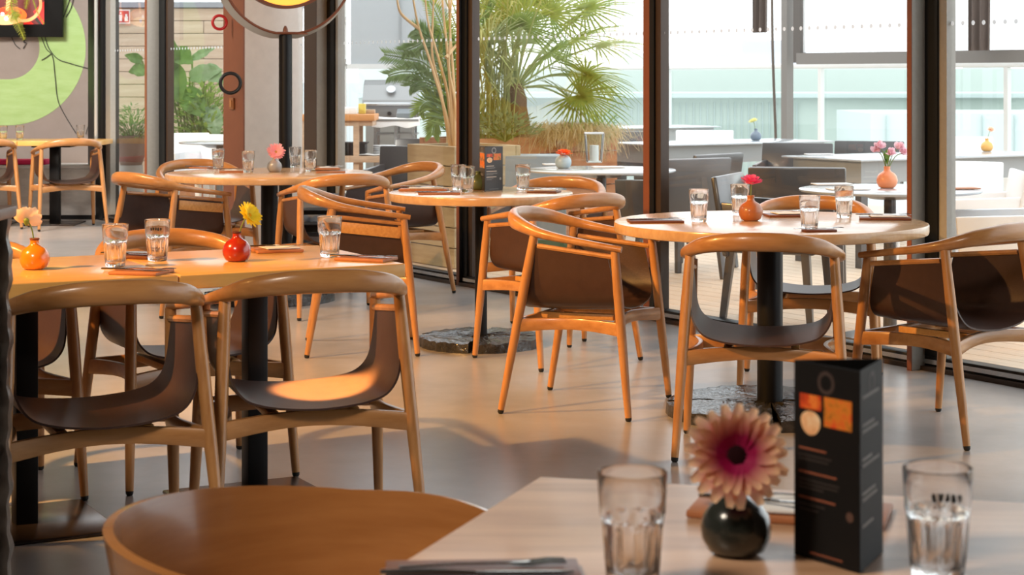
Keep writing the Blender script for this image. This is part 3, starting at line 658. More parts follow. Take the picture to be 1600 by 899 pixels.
for i in range(N):
    j = (i+1) % N
    for q in range(4): q2 = (q+1) % 4; fsl.append((i*4+q, i*4+q2, j*4+q2, j*4+q))
mb.add(vs, fsl); mb.build('ring', mat('pale_metal_band', s2l(190,186,178), .4, metal=.4), lt)
mb = MB(); mb.sweep([tuple(rot@Vector((Rr*math.cos(6.28319*i/N), -.052, zc+Rr*max(math.sin(6.28319*i/N),-.985)))) for i in range(N)], .009, seg=8, ref=(0,1,0), closed=True); mb.build('ring_edge', bronze, lt)
mb = MB(); mb.lathe([(.02,zr),(.016,zr+.03),(.006,zr+.05)], 12); mb.build('finial', bronze, lt)
mb = MB(); mb.box((0,0,zr-.004), (.30,.06,.008)); mb.build('ring_bracket', bronze, lt)
DR = 88*lampd/F; zd = Q(446,14,lampd).z+DR
mb = MB(); mb.lathe([(DR-.022,-.03),(DR,-.03),(DR,.03),(DR-.022,.03),(DR-.022,-.03)], 72, cap0=False, cap1=False); mb.v = [tuple(rot@Vector((v[0], v[2], v[1]+zd))) for v in mb.v]; dr = mb.build('disc_rim', bronze, lt)
amber = mat('amber_diffuser', s2l(255,180,60), .5, emit=s2l(255,170,70), estr=1.1)
mb = MB(); mb.lathe([(0.001,-.012),(DR-.022,-.012),(DR-.022,.012),(.001,.012)], 48); mb.v = [tuple(rot@Vector((v[0], v[2], v[1]+zd))) for v in mb.v]; mb.build('diffuser', amber, lt)
mb = MB(); mb.box((0,0,zd+DR+.01), (.02,.02,max(.05,zc+Rr-zd-DR))); mb.build('disc_hanger', bronze, lt)
# ring hooks on the brown pillar side and switch
def ring_pull(px, py, off, R1, r, m, label):
    c = Q(px,py,1); s = fs(px-2); q = fpt(s, off); z = EYE-(py-HZ)*q.y/F
    mb = MB(); mb.sweep([(R1*math.cos(2*math.pi*i/36),0,R1*math.sin(2*math.pi*i/36)) for i in range(36)], r, seg=10, ref=(0,1,0), closed=True); o = mb.build('gym_ring', m)
    o.location = (q.x,q.y,z); return o
poff = pD[2]+.03
def on_pillar(px, py, off): # point on the plane parallel to the glass at offset off
    s = solve(lambda s: proj(fpt(s, off)), px, pD[0]-2, pD[1]+2); q = fpt(s, off); return Vector((q.x,q.y,EYE-(py-HZ)*q.y/F))
for px, py, R1, r, m, lab in ((343,35,.050,.011,mat('red_ring',s2l(206,24,34),.35),'small red ring hung at the edge of the brown pillar'),(360,130,.072,.013,mat('black_ring',(.012,.012,.012),.4),'black ring hung on the brown pillar side')):
    q = on_pillar(px,py,pD[2]+.085); mb = MB(); mb.sweep([(R1*math.cos(2*math.pi*i/40),0,R1*math.sin(2*math.pi*i/40)) for i in range(40)], r, seg=10, ref=(0,1,0), closed=True); o = mb.build('hanging_ring', m); o.location = q; o.rotation_euler = (0,0,R_(8)); tag(o, lab, 'ring')
q = on_pillar(364,162,pD[2]); mb = MB(); mb.box((0,0,0), (.07,.014,.085), UA); sw = mb.build('wall_switch', mat('switch_brown', s2l(150,92,48), .5), bevel=.003); sw.location = q+Vector((NI.x*.008,NI.y*.008,0)); tag(sw, 'small brown switch plate under the black ring', 'switch')
mb = MB(); mb.box((0,0,0), (.035,.008,.05), UA); o = mb.build('rocker', mat('switch_light', s2l(176,116,66), .5), sw); o.location = (NI.x*.01,NI.y*.01,0)
# ------------------------------------------------------------------ television, cables, ferns, bench
tvd = WL-.14; x1 = Q(97,58,tvd); tw, th_ = 1.25, .74; tcx = x1.x-tw/2; tcz = x1.z+th_/2
tv = thing('television', 'black framed screen on the taupe wall showing a red and orange cocktail picture', 'television', (tcx,tvd,x1.z))
mb = MB(); mb.box((0,.03,th_/2), (tw,.06,th_)); mb.build('case', mat('matte_black_case', (.006,.006,.006), .7, spec=.2), tv, bevel=.004)
mb = MB(); mb.box((0,.09,th_/2), (.4,.09,.3)); mb.build('wall_bracket', black, tv)
sr = Q(69,38,tvd); sl = -tw/2+.17; sb = sr.z-x1.z; sx1 = sr.x-tcx
def emi(name, c, st=.8, c2=None, sc=8): return mat(name, c, .3, emit=c, estr=st) if not c2 else mat(name, c, .3)
def flat(name, pts, m, y):
    mb = MB(); mb.add([(x,y,z) for x,z in pts], [tuple(range(len(pts)))]); return mb.build(name, m, tv, flat=True)
scm = emi('screen_dark_red', s2l(96,10,10), .9)
sc_ = flat('screen', [(sl,sb),(sx1,sb),(sx1,th_-.12),(sl,th_-.12)], scm, -.001); KX = tvd/F
def spx(px, py): return (Q(px,py,tvd).x-tcx, Q(px,py,tvd).z-x1.z)
def pic(poly, c, st, y): m = emi('screen_shape', c, st*.75); mb = MB(); mb.add([(spx(a,b)[0], y, spx(a,b)[1]) for a,b in poly], [tuple(range(len(poly)))]); o = mb.build('picture_shape', m, sc_, flat=True); return o
pic([(52,18),(69,2),(69,38),(62,38)], s2l(214,24,16), 1, -.0016); pic([(36,38),(44,30),(53,38)], s2l(214,30,18), 1, -.0016); pic([(50,26),(55,22),(66,38),(61,38)], s2l(30,6,6), .6, -.002)
el = lambda cx,cy,rx,ry,a0=0,a1=360,n=28: [(cx+rx*math.cos(R_(a0+(a1-a0)*i/n)), cy+ry*math.sin(R_(a0+(a1-a0)*i/n))) for i in range(n+1)]
pic(el(16,24,26,14), s2l(246,110,24), 1, -.0024); pic(el(14,20,20,9), s2l(200,60,14), 1, -.0028); pic(el(8,31,24,8), s2l(252,190,130), 1, -.0032); pic(el(4,22,3,3), s2l(240,236,250), 1.1, -.0036); pic(el(10,29,3.5,3.5), s2l(200,200,250), 1, -.0036); pic([(10,0),(17,0),(13,18),(9,16)], s2l(246,170,110), 1, -.0036)
outer = el(38,6,28,29,-40,110); inner_ = el(37,5,24.5,25,-40,110); pic(outer+inner_[::-1], s2l(252,170,110), 1.05, -.004)
# cables
cab_m = mat('black_cable', (.02,.02,.02), .6)
def cable(pts, label, d=WL-.02, r=.004):
    w = [Q(a,b,d) for a,b in pts]; mb = MB(); mb.sweep(catmull(w, 6), r, seg=6, ref=(0,1,0)); o = mb.build('cable', cab_m); return tag(o, label, 'cable', 'cables hanging on the taupe wall')
cable([(64,56),(72,76),(82,88),(86,120),(90,155),(100,178),(119,209)], 'black cable hanging from the screen down to the wall table')
cable([(70,56),(76,75),(90,92),(109,99),(130,105),(143,108)], 'black cable running from the screen to the corner frame')
cable([(80,84),(72,90),(65,94)], 'short cable stub on green ring, under the screen')
cable([(18,58),(24,70),(31,76)], 'left short loose cable below the screen'); cable([(40,60),(37,66),(41,67),(36,76)], 'kinked short loose cable below the screen')
cable([(110,-6),(106,8),(98,30)], 'upper cable passing right of the screen'); cable([(115,-6),(111,12),(103,27)], 'thin upper cable right of the screen, second one')
cable([(145,155),(144,180),(137,200),(134,210)], 'cable below the small adapter beside corner frame')
adp = Q(149,146,WL-.05); mb = MB(); mb.box((0,0,0), (.028,.03,.10)); o = mb.build('power_adapter', mat('adapter_grey', s2l(130,140,150), .5), bevel=.004); o.location = adp; o.rotation_euler = (0,.15,0); tag(o, 'grey power adapter hanging beside the black corner frame', 'adapter')
# ferns hanging in front of the screen
fern_m = mat('fern_green', s2l(170,170,40), .6, col2=s2l(110,120,24), scale=30)
def frond(pts, wmax, d, name='frond', parent=None, n=34):
    w = catmull([Q(a,b,d) for a,b in pts], 8); mb = MB(); mb.sweep(w, .004, seg=5, ref=(0,1,0)); m = len(w)
    for i in range(3, m-1):
        for s in (-1,1):
            for hh in (0,.5):
                p = w[i].lerp(w[i+1],hh); t = (w[i+1]-w[i]).normalized(); side = t.cross(Vector((0,1,0)))*s; f = i/m; L = wmax*min(1,f*3)*(1-f)**.7+.006; e = p+side*L+t*L*.5+Vector((0,random.uniform(-.02,.02),0)); wd = t*L*.16
                mb.add([p-wd*.5, p+wd*.5, e+wd*.3, e-wd*.1], [(0,1,2,3)])
    return mb.build(name, fern_m, parent)
fe = thing('hanging_fern', 'yellow green fern fronds hanging in front of the lit screen', 'plant', Q(20,-90,tvd-.35))
def fr(pts, w): o = frond(pts, w, tvd-.35); o.parent = fe; o.matrix_parent_inverse = Matrix.Translation(-fe.location)
fr([(14,-60),(18,10),(26,32),(38,62)], .085); fr([(30,-70),(42,-20),(43,-5),(40,14)], .05); fr([(10,-70),(18,-30),(22,-8),(24,5)], .05); fr([(20,-80),(48,-10),(58,18),(69,38)], .014)
mb = MB(); b0 = fe.location; mb.lathe([(.10,0),(.16,.14),(.165,.15),(.15,.15)], 24); pt = mb.build('hanging_pot', black, fe); pt.location = (0,0,-.02)
# bench
bx0, bx1 = -7.3, Q(170,262,17.3).x; mb = MB(); mb.box(((bx0+bx1)/2, 17.5, .235), (bx1-bx0,.44,.47)); bn = mb.build('bench', concrete, bevel=.006); tag(bn, 'long grey concrete bench along the taupe wall', 'bench')
mb = MB(); mb.box(((bx0+bx1)/2, 17.49, .485), (bx1-bx0+.02,.46,.03)); mb.build('seat_slab', mat('bench_top', s2l(206,206,206), .5), bn, bevel=.004)
mb = MB(); mb.box(((bx0+bx1)/2, 17.29, .02), (bx1-bx0-.02,.03,.04)); mb.build('plinth', black, bn)
cx0, cx1 = Q(57,258,17.35).x, Q(74,258,17.35).x; mb = MB(); mb.box(((cx0-1+cx1)/2, 17.42, .525), (cx1-cx0+1,.28,.045)); o = mb.build('seat_cushion', mat('magenta_cushion', s2l(200,30,84), .8), bevel=.015, bseg=3); tag(o, 'flat magenta seat cushion on the concrete bench', 'cushion')
# black high chair between the back tables
hc = thing('high_chair', 'black folding high chair with grey slanted back, between the round tables', 'high chair', Q(505,470,12.1).xy.to_3d()); hc.location.z = 0
hk = 12.1/F; hz = lambda py: EYE-(py-HZ)*hk
mb = MB(); ax = Matrix.Rotation(R_(-28),3,'X'); mb.box((.0,.16,hz(345)), (.30,.03,.36), ax=ax); mb.build('backrest', mat('slate_panel', s2l(92,98,108), .5), hc, bevel=.01)
mb = MB(); mb.box((0,-.12,hz(328)), (.36,.24,.03)); mb.build('tray', black, hc, bevel=.01)
mb = MB(); mb.box((0,0,hz(355)), (.30,.28,.05)); mb.build('seat', black, hc, bevel=.01)
for sx in (-1,1):
    for sy in (-1,1): mb = MB(); mb.sweep([(sx*.15,sy*.04,hz(322)),(sx*.20,sy*.26,0.001)], .014, seg=8, ref=(0,1,0)); mb.build('leg', black, hc)
mb = MB(); mb.sweep([(-.19,-.2,.2),(.19,-.2,.2)], .012, seg=8); mb.build('foot_bar', black, hc)
# carved dark cabinet at the left edge
carved = mat('carved_black_wood', (.022,.020,.019), .32, spec=.7, scale=9, stretch=(1,1,.6), col2=s2l(108,92,78), bump=1.0, bscale=14)
cd = 4.25; ex = Q(21,400,cd+.15).x; ct = Q(10,328,cd).z-.028; cb = thing('carved_cabinet', 'dark carved cabinet with worn post at the left photo edge', 'cabinet', (ex-.303,cd,0))
post_ = MB(); zz = [ct*i/60 for i in range(61)]
def cpost(x, y):
    mb = MB(); prof = [.022+.004*math.sin(z*38)+.003*math.sin(z*91+1) for z in zz]
    mb.sweep([(x,y,z) for z in zz], prof, prof, seg=10, ref=(0,1,0), power=.6); return mb.build('corner_post', carved, cb)
for x in (-.27,.277):
    for y in (-.14,.14): cpost(x,y)
mb = MB(); mb.box((0,0,.52), (.53,.27,ct-.08)); mb.build('body', carved, cb)
for z0,z1 in ((.08,.34),(.38,.64),(.68,ct-.06)):
    mb = MB(); mb.box((0,-.142,(z0+z1)/2), (.46,.02,z1-z0)); d_ = mb.build('drawer', carved, cb, bevel=.006)
    mb = MB(); mb.sweep([(-.06,-.155,(z0+z1)/2),(0,-.182,(z0+z1)/2),(.06,-.155,(z0+z1)/2)], .007, seg=8); mb.build('handle', steel_trim, d_)
    mb = MB(); mb.box((.272,0,(z0+z1)/2), (.012,.21,z1-z0)); mb.build('side_panel', carved, cb, bevel=.005)
mb = MB(); mb.box((.0,0,ct+.014), (.616,.33,.028)); mb.build('cabinet_top', mat('worn_brown_top', s2l(140,112,96), .5, var=.2, scale=12), cb, bevel=.006)
# ------------------------------------------------------------------ terrace
deck_m = mat('deck_board', s2l(214,190,164), .55, var=.12, scale=3, stretch=(1,12,6))
OUTW = 7.4                                    # terrace depth measured from the glass line
def opt(s, off): q = fpt(s, -off); return q
SA, SB = -6.0, fs(120)+3.2
mb = MB(); mb.prism([tuple(opt(SA,.06)),tuple(opt(SB,.06)),tuple(opt(SB,OUTW+.1)),tuple(opt(SA,OUTW+.1))], -.20, -.03); deck = struct(mb.build('terrace_floor', mat('deck_joist', (.10,.08,.06), .8)), 'wooden terrace deck outside the glass')
mb = MB(); mb.box((0,0,0), (SB-SA,.137,.028)); bd = None; off = .14; nb = 0
while off < OUTW:
    q = opt((SA+SB)/2, off)
    if bd is None: bd = mb.build('deck_board', deck_m, deck); o = bd
    else: o = link_copy(bd, deck)
    o.location = (q.x,q.y,-.015); o.rotation_euler = (0,0,UA); off += .143
# glass balustrade
rail_m = mat('rail_white', s2l(214,216,216), .5)
ZR = 1.43
bal = thing('balustrade', 'green glass balustrade with white top rail and thin posts around the terrace', 'balustrade', (*opt(fs(900),OUTW),0))
def child_at(o, par): o.parent = par; o.matrix_parent_inverse = Matrix.Translation(-par.location); return o
mb = MB(); a0 = opt(-7,OUTW); a1 = opt(SB,OUTW); mb.sweep([(a0.x,a0.y,ZR),(a1.x,a1.y,ZR)], .035, .028, seg=10, power=.6); child_at(mb.build('top_rail', rail_m), bal)
s = -6.8; st = 1.62
def s_at(px, off): return solve(lambda s: proj(opt(s, off)), px, -4.5, 14)
posts = [s_at(px,OUTW) for px in (1574,1283,1045,860,720,590,470,380)]
posts = [posts[0]-1.8*i for i in (3,2,1)]+posts
for s in posts: q = opt(s,OUTW); mb = MB(); mb.box((q.x,q.y,ZR/2), (.05,.05,ZR), UA); child_at(mb.build('post', rail_m), bal)
for a, b in zip(posts[:-1], posts[1:]):
    c = opt((a+b)/2,OUTW+.02); mb = MB(); mb.box((c.x,c.y,.74), (b-a-.04,.012,1.30), UA); child_at(mb.build('glass_panel', green_glass), bal)
# steel frame with roller screens
screen_m = bpy.data.materials.new('screen_fabric'); screen_m.use_nodes = True
def fabric(m, col, tr):
    nt = m.node_tree; nt.nodes.clear(); o = nt.nodes.new('ShaderNodeOutputMaterial'); d = nt.nodes.new('ShaderNodeBsdfDiffuse'); t = nt.nodes.new('ShaderNodeBsdfTranslucent'); p = nt.nodes.new('ShaderNodeBsdfTransparent'); m1 = nt.nodes.new('ShaderNodeMixShader'); m2 = nt.nodes.new('ShaderNodeMixShader')
    d.inputs[0].default_value = (*col,1); t.inputs[0].default_value = (*col,1); m1.inputs[0].default_value = .5; m2.inputs[0].default_value = tr
    nt.links.new(d.outputs[0], m1.inputs[1]); nt.links.new(t.outputs[0], m1.inputs[2]); nt.links.new(m1.outputs[0], m2.inputs[1]); nt.links.new(p.outputs[0], m2.inputs[2]); nt.links.new(m2.outputs[0], o.inputs[0])
fabric(screen_m, (.93,.94,.95), .55)
grey_screen = bpy.data.materials.new('grey_screen_fabric'); fabric_ = grey_screen.use_nodes = True; fabric(grey_screen, (.46,.49,.51), .22)
fo = OUTW-1.3; steel = mat('grey_steel_post', s2l(120,116,112), .5)
def fq(px, py, off=fo): s = s_at(px,off); q = opt(s,off); return s, q, EYE-(py-HZ)*q.y/F
pg = thing('screen_frame', 'grey steel frame carrying white roller screens over the terrace edge', 'frame', (*fq(1230,200)[1],0))
s1_, q, _ = fq(1230,200); mb = MB(); mb.box((q.x,q.y,1.75), (.085,.085,3.5), UA); child_at(mb.build('post', steel), pg)
s2_, q2, z2 = fq(1249,90); mb = MB(); mb.box((q2.x,q2.y,z2+1.0), (.10,.07,2.1), UA); child_at(mb.build('screen_guide', mat('dark_screen_guide', s2l(84,78,74), .5)), pg)
zb = fq(1400,90)[2]; zt = zb+2.0; se = s1_-5.0
for k, (sa, sb) in enumerate(((s2_-.06, s_at(1513,fo)),(s_at(1550,fo), se))):
    c = opt((sa+sb)/2,fo); mb = MB(); mb.box((c.x,c.y,zb+.06+(zt-zb)/2), (abs(sb-sa),.006,zt-zb), UA); child_at(mb.build('screen_fabric', screen_m), pg)
c = opt((s2_+se)/2,fo-.01); mb = MB(); mb.box((c.x,c.y,zb), (abs(se-s2_),.06,.11), UA); child_at(mb.build('bottom_bar', steel), pg)
c = opt((s1_+se)/2,fo); mb = MB(); mb.box((c.x,c.y,3.42), (abs(se-s1_)+.1,.1,.16), UA); child_at(mb.build('top_beam', steel), pg)
q5 = opt(se,fo); mb = MB(); mb.box((q5.x,q5.y,1.75), (.085,.085,3.5), UA); child_at(mb.build('post', steel), pg)
# left screen (grey fabric) near the grill
gs = thing('roller_screen', 'grey roller screen with white frame above the barbecue', 'screen', (*Q(600,100,18.9).xy,0)); D = 18.9
def fbx(px0, px1, py0, py1, d, th, name, m, par):
    a = Q(px0,py1,d); b = Q(px1,py0,d); mb = MB(); mb.box(((a.x+b.x)/2,d,(a.z+b.z)/2), (b.x-a.x,th,b.z-a.z)); return child_at(mb.build(name, m, bevel=0), par)
fbx(548,705,-60,101,D,.006,'screen_fabric',grey_screen,gs); fbx(542,700,100,108,D,.05,'bottom_bar',rail_m,gs); fbx(623,628,-60,110,D+.05,.04,'post',rail_m,gs)
for y0 in (33,98): fbx(535,541,y0-6,y0+4,D-.02,.06,'hinge',steel_trim,gs)
a = Q(538,-60,D); b = Q(538,120,D); mb = MB(); mb.box((a.x,D,(a.z)/2), (.045,.045,a.z)); child_at(mb.build('post', rail_m), gs)
a = Q(702,-60,D); mb = MB(); mb.box((a.x,D,a.z/2), (.045,.045,a.z)); child_at(mb.build('post', rail_m), gs)
# dark hanging drapes and the rope
drape_m = mat('dark_drape', s2l(92,80,74), .7, var=.25, scale=4, stretch=(6,6,1))
def drape(px0, px1, py1, off, label):
    s0 = s_at(px0,off); s1 = s_at(px1,off); z1 = EYE-(py1-HZ)*opt((s0+s1)/2,off).y/F; mb = MB()
    def f(u, v): s = s0+(s1-s0)*u*(1-.12*(1-v)); q = opt(s,off+.03*math.sin(u*16)); return (q.x,q.y,z1+(3.3-z1)*v)
    mb.sheet(f, 24, 4, .008); o = mb.build('rolled_drape', drape_m); return tag(o, label, 'drape', 'dark drapes on the terrace')
drape(1176,1199,51,fo+.3,'narrow dark drape hanging left of the grey steel post'); drape(1513,1549,79,fo-.25,'wide dark drape hanging between two white screens')
w = [Q(a,b,fq(1208,100)[1].y) for a,b in ((1206,-70),(1207,60),(1209,130),(1212,215),(1213,300))]; mb = MB(); mb.sweep(catmull(w,5), .014, seg=8, ref=(0,1,0)); o = mb.build('rope', mat('dark_rope', s2l(96,86,78), .7)); tag(o, 'thin dark rope hanging just left of grey steel post', 'rope')
# ------------------------------------------------------------------ outdoor tables
TN = NO
def long_table(c0, L, Wd, label):
    t = thing('terrace_table', label, 'table', (c0[0],c0[1],0), math.atan2(TN.y,TN.x), 'terrace tables'); # local x along NO, local y along U
    mb = MB(); mb.box((L/2,Wd/2,.743), (L,Wd,.013)); mb.build('tabletop', outtop, t, bevel=.003)
    mb = MB(); mb.box((L/2,Wd/2,.66), (L-.12,Wd-.12,.15)); mb.build('apron', mat('apron_grey', s2l(150,154,156), .5), t)
    for x in (.1,L-.1):
        for y in (.1,Wd-.1): mb = MB(); mb.box((x,y,.34), (.06,.06,.68)); mb.build('leg', grey_pl, t)
long_table(P(1345,250,.75).xy, 2.0, .82, 'long grey terrace table behind the pink flower bouquet'); long_table(P(1034,226.7,.75).xy, 1.9, .8, 'long grey terrace table carrying blue vase with pale yellow flower')
long_table((opt(s_at(960,5.9),5.9)), 1.5, .8, 'far grey terrace table seen past the metal bucket')
def round_out(c, r, label):
    t = thing('terrace_bistro_table', label, 'table', (c[0],c[1],0), 0, 'round terrace tables')
    mb = MB(); mb.lathe([(r-.004,.736),(r,.740),(r,.747),(r-.004,.75)], 72); mb.build('tabletop', outtop, t); mb = MB(); mb.lathe([(.035,.02),(.03,.736)], 20); mb.build('pole', grey_pl, t); mb = MB(); mb.lathe([(.24,0),(.24,.012),(.05,.022)], 40); mb.build('base_plate', grey_pl, t)
    mb = MB(); mb.lathe([(.10,.70),(.19,.736)], 24); mb.build('collar', grey_pl, t)
O4 = Q(1391,296,9.45); round_out((1.905,9.45), .455, 'round grey terrace table with salmon vase just outside the glass')
round_out((.545,11.45), .455, 'round grey terrace table with orange gerbera in pale blue vase'); a = Q(343,222,16.25); round_out((a.x,a.y), .35, 'small round terrace table beyond brown pillar')
# outdoor vases and flowers
vt = vase(1386,294,1.12,s2l(240,146,96),'salmon round vase with pink bouquet on terrace table',rough=.45)
bq = thing('lisianthus_bouquet', 'bunch of pale pink lisianthus flowers in salmon vase outside', 'flower', vt, 0, 'flowers in bud vases')
pk = translucent(mat('pale_pink_petals', s2l(252,224,230), .6, col2=s2l(244,200,212), scale=50)); lf = mat('leaf_green', s2l(110,160,70), .5)
for px,py,dd in ((1374,230,0),(1391,241,-.05),(1404,232,.03),(1369,236,.02),(1412,240,.05)):
    h = Q(px,py,vt.y+dd)-vt; mb = MB(); mb.sweep(catmull([(0,0,-.02),h*.5+Vector((0,0,.02)),h],4), .0022, seg=6, ref=(0,1,0)); mb.build('stem', stem_m, bq); mb = MB()
    for k in range(12):
        pmh = petal_mesh(.034,.032,.4); q = Vector((random.uniform(-.5,.5),-.7,.6)).to_track_quat('Z','Y').to_matrix(); M = q@Matrix.Rotation(k*6.28/6+.4*(k//6),3,'Z')@Matrix.Rotation(-.5-.5*(k//6),3,'Y'); mb.add([M@Vector(v)+h for v in pmh.v], pmh.f)
    mb.build('blossom', pk, bq)
mb = MB()
for k in range(12):
    pmh = petal_mesh(.055,.016,.3); M = Matrix.Rotation(k*.52,3,'Z')@Matrix.Rotation(-.9-.3*random.random(),3,'Y'); mb.add([M@Vector(v)+Vector((0,0,.015+.025*random.random())) for v in pmh.v], pmh.f)
stuff(mb.build('leaves', lf, bq))
vt = vase(880,263,1.08,s2l(164,184,192),'pale blue vase with orange gerbera outside on terrace table',rough=.4)
gerbera(vt, Q(881,241,vt.y), (.05,-.12,1), .058, s2l(252,120,40), s2l(250,90,20), s2l(230,110,40), 'bright orange gerbera in pale blue vase outside', n=22, layers=3, cup=.1)
vt = vase(1181,219.5,1.05,s2l(112,126,142),'blue grey vase with pale yellow flower on far terrace table',rough=.4)
gerbera(vt, Q(1177,190,vt.y), (-.25,.3,.9), .048, s2l(246,240,170), s2l(240,230,140), s2l(220,200,90), 'pale yellow gerbera in the blue grey vase outside', n=18)
vt = vase(1542,236.5,.98,s2l(232,176,92),'yellow ochre vase with pale flower on the long terrace table',rough=.5)
gerbera(vt, Q(1548,203,vt.y), (.1,-.7,.7), .03, s2l(250,222,200), s2l(250,214,180), s2l(240,200,150), 'pale peach flower in the ochre vase outside', n=16, layers=3)
for px,py,L,lab in ((1300,289,.2,'left on the round terrace table with salmon vase'),(1325,297,.2,'nearest on the round terrace table with salmon vase'),(1500,296,.18,'at right end of the round terrace table, beyond grey window post'),(950,262,.2,'right of the pale blue vase on terrace table'),(866,258,.14,'behind the pale blue vase on terrace table'),(1280,242,.2,'at the left end of the long terrace table')):
    p = P(px,py,.75); mb = MB(); mb.box((0,0,.004), (L,.10,.006)); o = mb.build('place_card', boardm if px > 1490 else napkin, bevel=.001); o.location = (p.x,p.y,.751); o.rotation_euler = (0,0,R_(10)); tag(o, 'flat paper place setting '+lab, 'placemat', 'terrace place settings')
# ------------------------------------------------------------------ outdoor chairs: moulded tub with panel arms
def make_out(m):
    t = thing('terrace_chair', 'x', 'chair')
    mb = MB(); mb.box((0,0,.42), (.50,.48,.05)); mb.build('seat', m, t, bevel=.012)
    mb = MB(); ax = Matrix.Rotation(R_(-9),3,'X')      # back panel leaning backwards (-y)
    mb.box((0,-.255,.585), (.56,.035,.42), ax=Matrix.Rotation(R_(9),3,'X')); mb.build('backrest', m, t, bevel=.012)
    for s in (-1,1):
        mb = MB(); pr = [(-.23,.40),(.22,.40),(.24,.64),(-.26,.66)]; vs = [(s*.25+dx,y,z) for dx in (-.018,.018) for y,z in pr]; mb.add(vs, [(0,1,2,3),(7,6,5,4),(0,4,5,1),(1,5,6,2),(2,6,7,3),(3,7,4,0)]); mb.build('arm_panel', m, t, bevel=.01)
        for y0,y1 in ((-.20,-.25),(.19,.22)): mb = MB(); mb.sweep([(s*.235,y0,.42),(s*.25,y1,0.001)], [.03,.02], [.026,.018], seg=8, ref=(0,1,0), power=.5); mb.build('leg', m, t)
    return t
ow, og = make_out(white_pl), make_out(grey_pl); ou = {'w': False, 'g': False}
bpy.context.view_layer.update()
def ochair(kind, px, ytop, f, label, d=None):
    src = ow if kind == 'w' else og; t = copy_tree(src) if ou[kind] else src; ou[kind] = True
    d = d or (EYE-.79)*F/(ytop-HZ); f = Vector(f).normalized(); c = Vector(((px-800)*d/F, d))+f*.28
    t.location = (c.x,c.y,0); t.rotation_euler = (0,0,fang(f)); tag(t, label, 'chair', 'white terrace chairs' if kind == 'w' else 'dark grey terrace chairs'); return t
ochair('w',1101,204,(-.1,-1),'white terrace chair behind the blue grey vase table, under the railing')
ochair('w',1497,263,(-.5,-.85),'white terrace chair beyond the right end of the round terrace table', d=11.6)
ochair('w',1592,267,(-.95,.1),'big white terrace chair back at the right of the round terrace table', d=10.45)
t = copy_tree(ow); t.location = (2.42,9.22,0); t.rotation_euler = (0,0,fang((-.97,.2))); tag(t, 'nearest white terrace chair close to the glass, cut by the right photo edge', 'chair', 'white terrace chairs')
ochair('w',1500,214,(-.2,-1),'far white terrace chair seen left of the ochre vase')
ochair('w',280,204,(.3,-1),'white terrace chair under big leaves, left of small terrace table', d=17.4)
ochair('w',352,216,(-.3,-.95),'white terrace chair under the small round terrace table, partly behind brown pillar', d=17.0)
ochair('g',1358,221,(-.3,-1),'dark grey terrace chair behind pink bouquet, far side of long table')
ochair('g',1246,224,(-.3,-.95),'dark grey terrace chair at the left end of the long terrace table')
ochair('g',1245,262,(.2,.97),'dark grey terrace chair with its back to us left of the round terrace table')
ochair('g',1122,241,(-.75,.66),'dark grey terrace chair turned sideways behind pink gerbera')
ochair('g',1088,254,(-.55,.83),'grey terrace chair right behind the dark post, left of hot pink gerbera', d=12.0)
ochair('g',985,206,(.2,-1),'far dark terrace chair beyond metal bucket')
ochair('g',668,198,(-.2,-.98),'pale dark terrace chair behind thin bamboo stems', d=15.8)
ochair('g',650,226,(-.2,-.98),'dark terrace chair right of the grill workbench shelf', d=14.1)
t = copy_tree(og); t.location = (1.42,9.93,0); t.rotation_euler = (0,0,fang((.93,-.37))); tag(t, 'grey terrace chair behind the far rail of the front round table', 'chair', 'dark grey terrace chairs')
# metal bucket / wind light
p = P(931,256,.75); t = thing('wind_light', 'tall metal framed lantern with glass sides on terrace table edge', 'lantern', (p.x,p.y+.25,.751)); kk = p.y/F
for a in range(4): mb = MB(); an = math.pi/4+a*math.pi/2; mb.sweep([(.065*math.cos(an),.065*math.sin(an),0),(.085*math.cos(an),.085*math.sin(an),.19)], .006, seg=6); mb.build('edge_bar', steel_trim, t)
for z,r in ((.0,.065),(.19,.085)): mb = MB(); mb.sweep([(r*math.cos(math.pi/4+i*math.pi/2),r*math.sin(math.pi/4+i*math.pi/2),z) for i in range(4)], .007, seg=6, closed=True); mb.build('rim', white_pl, t)
mb = MB(); mb.lathe([(.085,0.002),(.112,.188)], 4, cap0=True, cap1=False); mb.build('glass_side', green_glass, t, flat=True)
mb = MB(); mb.lathe([(.03,.004),(.03,.11)], 16); mb.build('candle', white_pl, t)
# ------------------------------------------------------------------ timber walls and planters, every board a piece
timber = mat('pale_timber', s2l(214,196,174), .7, scale=2.5, stretch=(1,8,8), col2=s2l(196,172,148)); timber2 = mat('tan_timber', s2l(186,132,92), .7, scale=2.5, stretch=(1.5,8,8), col2=s2l(150,92,58)); timber3 = mat('grey_tan_timber', s2l(184,166,132), .7, scale=2.5, stretch=(1,8,8), col2=s2l(160,140,106))
def boards(par, c, L, H, dirv, m, bh=.14, th=.03, cut=None, gap=.006, z0=0):
    n = int(round(H/bh)); dirv = Vector(dirv).normalized(); an = math.atan2(dirv.y,dirv.x); src = {}
    for i in range(n):
        segs = [(0,L)] if not cut else [(0,cut*(1+.35*(i%2))),(cut*(1+.35*(i%2)),L)]
        for a,b in segs:
            key = round(b-a,4)
            if key not in src: mb = MB(); mb.box((0,0,0), (b-a-gap,th,bh-gap)); o = mb.build('timber_board', m, par, bevel=.003, bseg=1); src[key] = o
            else: o = link_copy(src[key], par)
            q = Vector((c[0],c[1]))+dirv*((a+b)/2); o.location = (q.x-par.location.x, q.y-par.location.y, z0+bh*(i+.5)); o.rotation_euler = (0,0,an)
WD = 20.2; ox0 = Q(120,100,WD).x; ox1 = Q(470,100,WD).x
